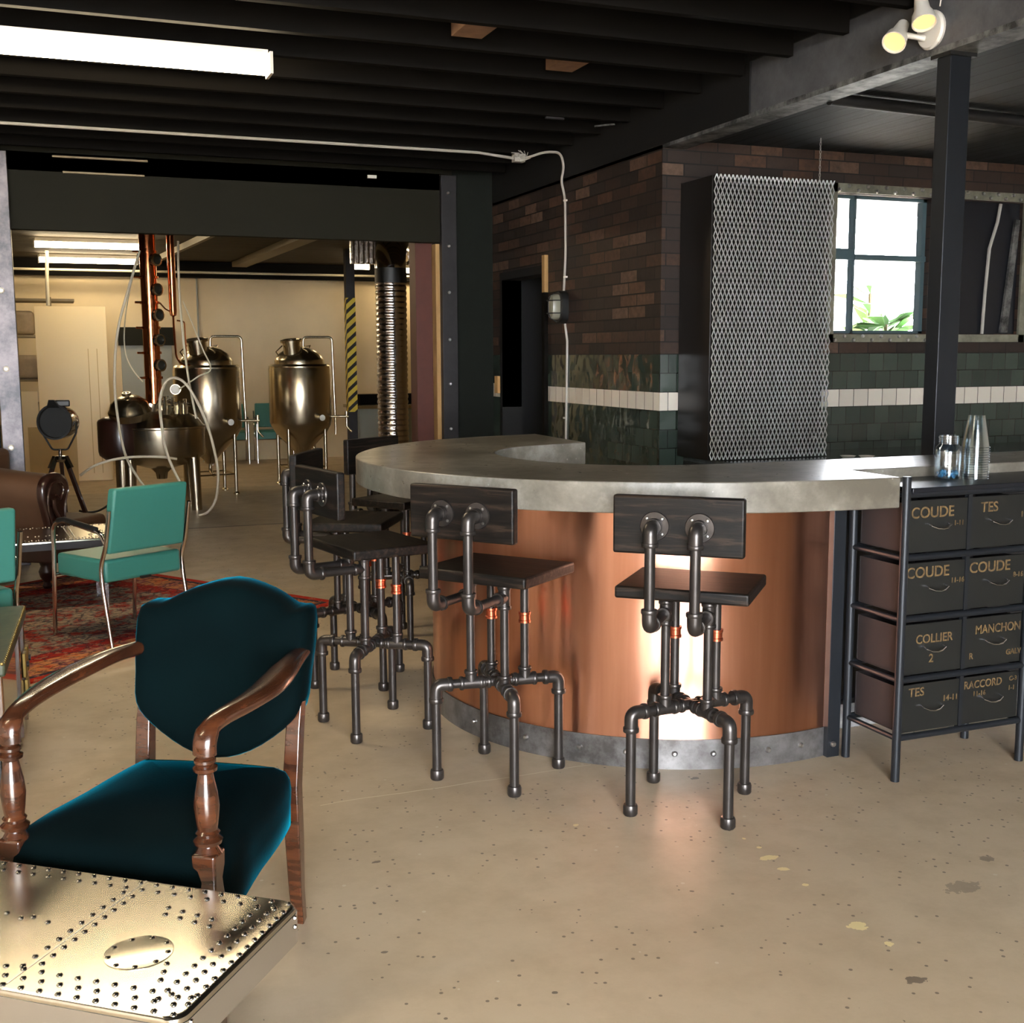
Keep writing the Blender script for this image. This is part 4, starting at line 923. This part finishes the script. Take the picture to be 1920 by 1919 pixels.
# ------------------------------------------------------------------ trunk
tr = thing('travel_trunk', 'old trunk with green leather lid and polished wooden side at the left edge', 'trunk', (-.147, 5.15, 0), math.radians(-2.8))
MB().box(-.9, -.95, .02, -.012, -.01, .45).build('trunk_body', M['trunkside'], tr, bevel=.006)
MB().box(-.905, -.97, .43, 0, 0, .482).build('lid', M['leather'], tr, bevel=.010)
mb = MB().box(-.89, -.965, .03, -.03, -.948, .43); mb.build('front_panel', M['blackleather'], tr, bevel=.003)
mb = MB()
for i in range(36): mb.sphere((-.004, -.955+i*.0268, .476), .0065, 6, 1, 4)
for i in range(33): mb.sphere((-.01-i*.0268, -.968, .476), .0065, 6, 1, 4)
for i in range(30):
    for k in range(13): mb.sphere((-.05-i*.028, -.966, .06+k*.029), .005, 5, 1, 4)
mb.build('brass_nails', M['brass'], tr)['kind'] = 'stuff'
for y in (-.09, -.33): MB().box(-.014, y-.045, .03, -.004, y+.0, .43).build('slat', M['trunkside'], tr, bevel=.002)
for y, z in ((-.05, .22), (-.16, .22), (-.11, .10)):
    lt = MB().box(-.012, y-.03, z, .004, y+.03, z+.10).build('latch', M['brass'], tr, bevel=.004)
    MB().cyl((.002, y, z+.05), (.012, y, z+.05), .012, 12).build('latch_knob', M['darkpost'], lt)
mb = MB()
for x in (-.85, -.05):
    for y in (-.90, -.05): mb.cyl((x, y, 0), (x, y, .03), .02, 12)
mb.build('foot', M['brass'], tr)

# ------------------------------------------------------------------ film spotlight on tripod
Q = Vector((.04, 9.75, 1.0)); sl = thing('studio_spotlight', 'black and chrome film spotlight on a short wooden tripod', 'lamp', (Q.x, Q.y, 0))
dd = Vector((-.42, -1, .06)).normalized()
hd_ = MB().lathe([(0,-.17),(.05,-.168),(.09,-.15),(.12,-.11),(.128,-.06),(.128,.05),(.133,.05),(.133,.06),(.128,.06),(.122,.052),(0,.05)], Q, dd, 32).build('lamp_head', M['chrome'], sl, True)
MB().lathe([(0,.056),(.124,.056),(.13,.075),(.138,.078),(.138,.085),(.124,.085),(.118,.066),(0,.062)], Q, dd, 32).build('lens_door', M['cable'], hd_, True)
sd = dd.cross(Vector((0,0,1))).normalized()
MB().hexa([Q+sd*-.05+dd*.07+Vector((0,0,.11)), Q+sd*.05+dd*.07+Vector((0,0,.11)), Q+sd*.05+dd*.09+Vector((0,0,.11)), Q+sd*-.05+dd*.09+Vector((0,0,.11))], [Q+sd*-.02+dd*.1+Vector((0,0,.17)), Q+sd*.02+dd*.1+Vector((0,0,.17)), Q+sd*.02+dd*.12+Vector((0,0,.17)), Q+sd*-.02+dd*.12+Vector((0,0,.17))]).build('barn_door', M['cable'], hd_, True)
MB().box(Q.x-.02, Q.y-.03, Q.z+.12, Q.x+.09, Q.y+.05, Q.z+.17).build('vent_cowl', M['cable'], hd_, True, bevel=.01)
MB().tube([Q+sd*.137, Q+sd*.137-Vector((0,0,.08)), Q+sd*.06-Vector((0,0,.215)), Q-sd*.06-Vector((0,0,.215)), Q-sd*.137-Vector((0,0,.08)), Q-sd*.137], .007, 8, fillet=.02).build('yoke', M['cable'], sl, True)
MB().cyl(Q-Vector((0,0,.215)), Q-Vector((0,0,.27)), .014, 12).build('spigot', M['chrome'], sl, True)
MB().lathe([(0,0),(.05,0),(.06,.02),(.05,.045),(.02,.05),(0,.05)], Q-Vector((0,0,.31)), (0,0,1), 16).build('tripod_head', M['chrome'], sl, True)
for dg in (-35, 85, 205):
    a = math.radians(dg); e = Vector((math.cos(a), math.sin(a), 0)); lg = MB().beam(Q-Vector((0,0,.30))+e*.05, Vector((Q.x, Q.y, 0))+e*.30, .028, .028).build('leg', M['carved'], sl, True)
    MB().beam(Q-Vector((0,0,.27))+e*.04, Q-Vector((0,0,.36))+e*.085, .036, .036).build('leg_clamp', M['chrome'], lg, True)

# ------------------------------------------------------------------ fermentation tanks
def make_tank(label):
    t = thing('fermentation_tank', label, 'tank', (0,0,0), 0, 'conical stainless tanks')
    R_ = .36
    MB().lathe([(0,.33),(.05,.33),(.06,.36),(.30,.62),(.345,.70),(R_,.74),(R_,1.36),(R_*.985,1.37),(R_*.99,1.385),(R_*.93,1.41),(.0,1.41)], (0,0,0), (0,0,1), 48).build('tank_body', M['stainless'], t)
    ld = MB().lathe([(R_*.80,1.40),(R_*.80,1.455),(R_*.78,1.47),(R_*.66,1.53),(R_*.45,1.58),(R_*.2,1.605),(0,1.61)], (0,0,0), (0,0,1), 40).build('domed_lid', M['stainless'], t)
    MB().lathe([(.10,0),(.10,.13),(.125,.135),(.125,.16),(.10,.165),(.09,.15),(.09,.02)], (-.10,-.12,1.53), (-.1,-.12,1), 28).build('manway', M['stainless'], ld)
    mb = MB().tube([(.02,-.12,1.60),(.10,-.16,1.62),(.08,-.20,1.60)], .008, 6); mb.tube([(-.22,-.14,1.62),(-.30,-.18,1.55),(-.27,-.2,1.5)], .008, 6); mb.build('clamp', M['stainless'], ld)
    for k in range(4):
        a = PI/4+k*PI/2+.1; x, y = .31*math.cos(a), .31*math.sin(a)
        lg = MB().cyl((x, y, .02), (x, y, .80), .021, 14).build('leg', M['stainless'], t); MB().lathe([(0,0),(.035,0),(.035,.012),(.02,.03),(0,.03)], (x, y, 0), (0,0,1), 14).build('foot', M['stainless'], lg)
    mb = MB(); q = [(.31*math.cos(PI/4+k*PI/2+.1), .31*math.sin(PI/4+k*PI/2+.1), .22) for k in range(4)]
    for k in range(4): mb.tube([q[k], q[(k+1)%4]], .009, 8)
    mb.build('leg_brace', M['stainless'], t)
    MB().tube([(.05,0,1.58),(.05,0,1.72),(.385,-.02,1.72),(.405,-.03,.62),(.40,-.03,.58)], .014, 10, fillet=.05).build('blowoff_pipe', M['stainless'], t)
    v = MB().tube([(.33,-.14,.80),(.52,-.2,.80)], .014, 10); v.tube([(.50,-.19,.80),(.50,-.19,.68),(.55,-.22,.62)], .012, 10); v.cyl((.50,-.19,.80),(.50,-.19,.86),.02,10); v.build('sample_valve', M['stainless'], t)
    g = MB().cyl((.16,-.33,.80),(.17,-.39,.80),.035,20).build('gauge', M['white'], t); MB().lathe([(.035,0),(.039,0),(.039,.062),(.035,.062)], (.16,-.33,.80), (.17,-1,0), 20).build('gauge_rim', M['stainless'], g)
    MB().tube([(0,0,.34),(0,0,.25),(.0,-.1,.22),(.0,-.2,.22)], .02, 10, fillet=.04).build('drain', M['stainless'], t)
    return t
q = atY(563, 740, 13.62); tk = make_tank('conical stainless tank standing alone, right of the still'); tk.location = (q.x, 13.62, 0)
q = atY(389, 740, 13.15); copy_tree(tk, (q.x, 13.15, 0), .05, 'conical stainless tank partly hidden behind the copper still')

# ------------------------------------------------------------------ still
st = thing('copper_still', 'stainless still with tall copper column and round sight glasses', 'still', (.92, 12.0, 0))
MB().lathe([(0,.40),(.12,.41),(.30,.46),(.42,.53),(.43,.56),(.43,.80),(.44,.81),(.44,.825),(.42,.835),(.37,.90),(.25,.97),(.1,1.0),(0,1.0)], (.98,12,0), (0,0,1), 48).build('boiler', M['stainless'], st, True)
MB().lathe([(0,.52),(.15,.52),(.20,.56),(.21,.60),(.21,.88),(.20,.90),(.14,.93),(0,.95)], (.60,11.85,0), (0,0,1), 32).build('side_vessel', M['carved'], st, True)
hl = MB().lathe([(.19,0),(.20,.05),(.205,.07),(.19,.09),(.17,.15),(.11,.20),(0,.225)], (.70,11.78,.92), (-.12,-.25,1), 36).build('domed_hatch', M['stainless'], st, True)
MB().lathe([(.04,0),(.045,.02),(.04,.03),(.03,.03)], (.665,11.70,1.135), (-.12,-.25,1), 20).build('hatch_port', M['stainless'], hl, True)
MB().tube([(.88+.0,11.9,.98),(.90,11.9,1.05)], .12, 20).build('column_base', M['stainless'], st, True)
cl = MB().lathe([(.078,1.05),(.078,2.75)], (.93,11.9,0), (0,0,1), 32).build('column', M['stillcopper'], st, True)
for z in (1.30, 1.54, 1.78, 2.02, 2.26, 2.50):
    mb = MB().lathe([(.079,z-.012),(.092,z-.012),(.092,z+.012),(.079,z+.012)], (.93,11.9,0), (0,0,1), 32); mb.cyl((.85,11.86,z),(.79,11.84,z),.010,8); mb.build('column_clamp', M['stillcopper'], cl, True)
for z in (1.42, 1.66, 1.90, 2.14, 2.42):
    ax = Vector((.55,-.8,0)).normalized(); o0 = Vector((.93,11.9,z))+ax*.07
    g = MB().lathe([(.044,0),(.044,.045),(.058,.047),(.058,.062),(.042,.064),(.042,.055),(0,.055)], o0, ax, 28).build('sight_glass', M['stillglass'], cl, True)
    MB().lathe([(.044,.046),(.060,.047),(.060,.064),(.044,.066)], o0, ax, 28).build('sight_glass_ring', M['stainless'], g, True)
pr_ = MB().lathe([(0,1.88),(.03,1.90),(.036,1.94),(.036,2.75)], (1.14,11.85,0), (0,0,1), 20).build('parrot_column', M['stillcopper'], st, True)
mb = MB().tube([(1.14,11.85,1.90),(1.14,11.85,1.82),(1.15,11.85,1.5),(1.2,11.85,1.42),(1.28,11.85,1.42)], .010, 8, fillet=.04); mb.tube([(1.12,11.85,1.93),(1.07,11.86,1.96),(1.02,11.87,2.02)], .007, 8); mb.tube([(1.17,11.84,1.85),(1.24,11.84,1.84),(1.25,11.84,1.45)], .007, 8, fillet=.02); mb.build('condenser_pipe', M['stillcopper'], st, True)
mb = MB(); 
for i in range(12):
    a = random.uniform(0, 6.28); x = 1.02+.22*math.cos(a)*random.random(); y = 11.75+.1*math.sin(a)
    mb.cyl((x, y, .95), (x, y, 1.02+random.random()*.14), .018, 8); mb.cyl((x-.04, y, 1.0+random.random()*.1), (x+.05, y, 1.02+random.random()*.1), .010, 6)
mb.build('valves', M['stainless'], st, True)['kind'] = 'stuff'
g = MB().cyl((1.115,11.66,1.19),(1.11,11.64,1.19),.045,24).build('dial_gauge', M['white'], st, True); MB().lathe([(.044,-.01),(.05,-.01),(.05,.03),(.044,.03)], (1.115,11.66,1.19), (-.2,-1,0), 24).build('gauge_rim', M['stainless'], g, True)
for dx, dy in ((-.32,-.22), (.30,-.25), (.3,.25), (-.3,.25)):
    MB().cyl((.98+dx, 12+dy, 0), (.98+dx*.95, 12+dy*.95, .56), .05, 14, .06).build('leg', M['stainless'], st, True)
MB().lathe([(0,.30),(.05,.30),(.06,.36),(.12,.42),(0,.43)], (.98,12,0), (0,0,1), 20).build('drain', M['stainless'], st, True)
MB().cyl((.60,11.85,0), (.60,11.85,.52), .06, 16).build('leg', M['stainless'], st, True)
def hose(pts, Y, r, label, mt='hose', dY=None):
    P = [atY(x, y, Y+(dY[i] if dY else 0)) for i, (x, y) in enumerate(pts)]
    for p in P: p.z = max(p.z, r+.002)
    return tag(MB().tube(smooth_poly(P, 5), r, 8).build('hose', M[mt]), label, 'hose', None)
hose([(262,470),(240,545),(221,620),(215,700),(219,770),(234,850),(258,895),(276,918)], 11.3, .012, 'long pale hose hanging down left of the copper column')
hose([(256,490),(240,560),(233,620),(236,665),(250,695),(268,716)], 11.7, .006, 'thin pale tube curving behind the left hose to the still')
hose([(334,452),(335,520),(341,610),(349,680),(358,735),(368,785)], 11.5, .011, 'pale hose from the condenser top down to the boiler')
hose([(343,565),(362,610),(380,655),(395,692),(372,706),(336,730)], 11.5, .007, 'thin pale tube bent sharply in front of the tank')
hose([(345,918),(325,880),(310,840),(302,790),(300,750),(310,718),(326,709),(345,717),(365,745),(388,795),(403,850),(409,890),(405,935),(390,960),(372,967)], 11.1, .013, 'looping pale hose arching over the still boiler to the floor')
hose([(150,892),(175,875),(205,864),(250,857),(300,857),(332,861)], 11.2, .012, 'short pale hose lying level across the boiler front')
hose([(148,958),(165,961),(185,958),(205,946),(222,930)], 11.6, .010, 'black cable on the floor behind the coffee table', 'cable')

# ------------------------------------------------------------------ far room things
q = atY(657, 600, 14.5)
hp = thing('striped_post', 'dark steel post wrapped in yellow and black hazard tape', 'post', (q.x, 14.5, 0))
MB().box(q.x-.055, 14.46, 0, q.x+.055, 14.57, 2.82).build('shaft', M['darkpost'], hp, True)
MB().box(q.x-.058, 14.457, .80, q.x+.058, 14.573, 2.22).build('hazard_tape', M['hazard'], hp, True)
q = atY(734, 600, 11.0); du = thing('foil_duct', 'silver ribbed foil duct rising to a dark elbow', 'duct', (q.x, 11.0, 0))
prof = []; z = .62; 
while z < 2.20: prof += [(.145, z), (.151, z+.012), (.151, z+.03), (.145, z+.042)]; z += .052
MB().lathe(prof, (q.x, 11.0, 0), (0,0,1), 32).build('duct_tube', M['foil'], du, True, ang=80)
MB().lathe([(.153,2.19),(.153,2.33)], (q.x,11,0), (0,0,1), 32).build('tape_band', M['cable'], du, True)
MB().tube([(q.x,11,2.32),(q.x,11,2.42),(q.x+.03,11.08,2.54),(q.x+.12,11.3,2.62),(q.x+.3,11.8,2.64),(q.x+.5,12.4,2.64)], .15, 28).build('duct_elbow', M['chrome'], du, True)
MB().box(q.x-.22, 10.85, .25, q.x+.18, 11.2, .64).build('duct_boot', M['chrome'], du, True, bevel=.01)
MB().box(q.x-.2, 10.87, 0, q.x+.16, 11.18, .25).build('stand', M['darkpost'], du, True)
mb = MB()
for i in range(14): mb.tube([(q.x+.05+i*.055, 12.7, 2.8), (q.x+.05+i*.055, 12.7, 2.50)], .03, 8)
tag(mb.build('corrugated_guard', M['foil']), 'pleated metal guard hanging behind the duct elbow', 'guard')
# bench with tools on right
bz = thing('work_bench', 'pale workbench against the far wall behind the foil duct', 'bench', (4.4, 15.6, 0))
MB().box(3.75, 15.2, .80, 5.6, 15.9, .84).build('bench_top', M['stainless'], bz, True)
MB().box(3.8, 15.25, 0, 5.55, 15.85, .80).build('bench_cabinet', M['winder'], bz, True, bevel=.005)
tag(MB().box(3.9, 15.55, .842, 5.5, 15.8, .98).build('tool_box', M['joist'], bevel=.01), 'long dark box lying on the far workbench', 'box')
tag(MB().lathe([(0,0),(.05,0),(.05,.15),(.03,.17),(.03,.20),(0,.2)], (4.30,15.35,.843), (0,0,1), 16).build('yellow_tin', M['brass']), 'yellow tin standing on the far workbench', 'tin')
tag(MB().box(4.62-.0, 17.15, 1.72, 4.68, 17.199, 1.78).build('wall_socket', M['dark']), 'small dark socket on the far cream wall beside the duct', 'socket')
sh = thing('roller_shutter', 'grey panelled shutter in the far wall behind the still', 'door', (1.27, 17.18, 0))
MB().box(.93, 17.14, .4, 1.61, 17.199, 1.89).build('shutter_panel', M['winder'], sh, True, bevel=.004)
MB().box(.90, 17.10, 1.66, 1.64, 17.199, 1.91).build('shutter_box', M['header'], sh, True)
dp = thing('cream_door_leaf', 'tall cream door leaf leaning upright in the far room', 'door', (.27, 15.0, 0))
pa, pb = atY(63, 574, 15), atY(197, 574, 15)
MB().box(pa.x, 15.0, .01, pb.x, 15.04, pa.z).build('leaf', M['doorwhite'], dp, True, bevel=.003)
mb = MB(); xm = pa.x+(pb.x-pa.x)*.72; mb.box(xm, 14.992, .1, xm+.008, 15.0, pa.z-.5); mb.box(xm+.1, 14.992, .1, xm+.108, 15.0, pa.z-.5); mb.build('edge_strip', M['ply'], dp, True)
pa, pb = atY(52, 802, 14.6), atY(143, 802, 14.6)
tag(MB().box(pa.x, 14.6, 0.0, pb.x, 14.63, pa.z).build('plywood_sheet', M['ply']), 'orange plywood offcut leaning before the cream door leaf', 'board')
pa, pb = atY(38, 735, 14.9), atY(70, 735, 14.9)
tag(MB().box(pa.x-.2, 14.9, 0, pb.x, 14.95, pa.z).build('cream_board', M['doorwhite']), 'low cream board at the left behind the grey post', 'board')
rk = thing('storage_rack', 'pale metal storage rack with stacked goods at far left', 'shelf', (-.4, 16.2, 0))
for x in (-.95, .02): MB().box(x, 15.9, 0, x+.04, 15.94, 2.25).build('upright', M['farbeam'], rk, True)
for z in (.6, 1.2, 1.75, 2.2): MB().box(-1.0, 15.88, z, .1 if z < 2 else .33, 16.5, z+.03).build('shelf', M['farbeam'], rk, True)
for i, (z, w, lab) in enumerate(((.63, .34, 'bottom'), (1.23, .4, 'middle'), (1.78, .3, 'top'))):
    tag(MB().box(-.45, 15.95, z+.002, -.45+w, 16.4, z+.3).build('sack', M['sack'], bevel=.05), 'pale sack on the %s shelf of the far rack' % lab, 'sack', 'sacks on the far rack')
pl = tag(MB().tube([atY(88, 470, 14.3), atY(88, 520, 14.3), atY(90, 573, 14.3)], .02, 8).build('hanging_cable', M['hose']), 'pale strap hanging from the far fluorescent light', 'cable')
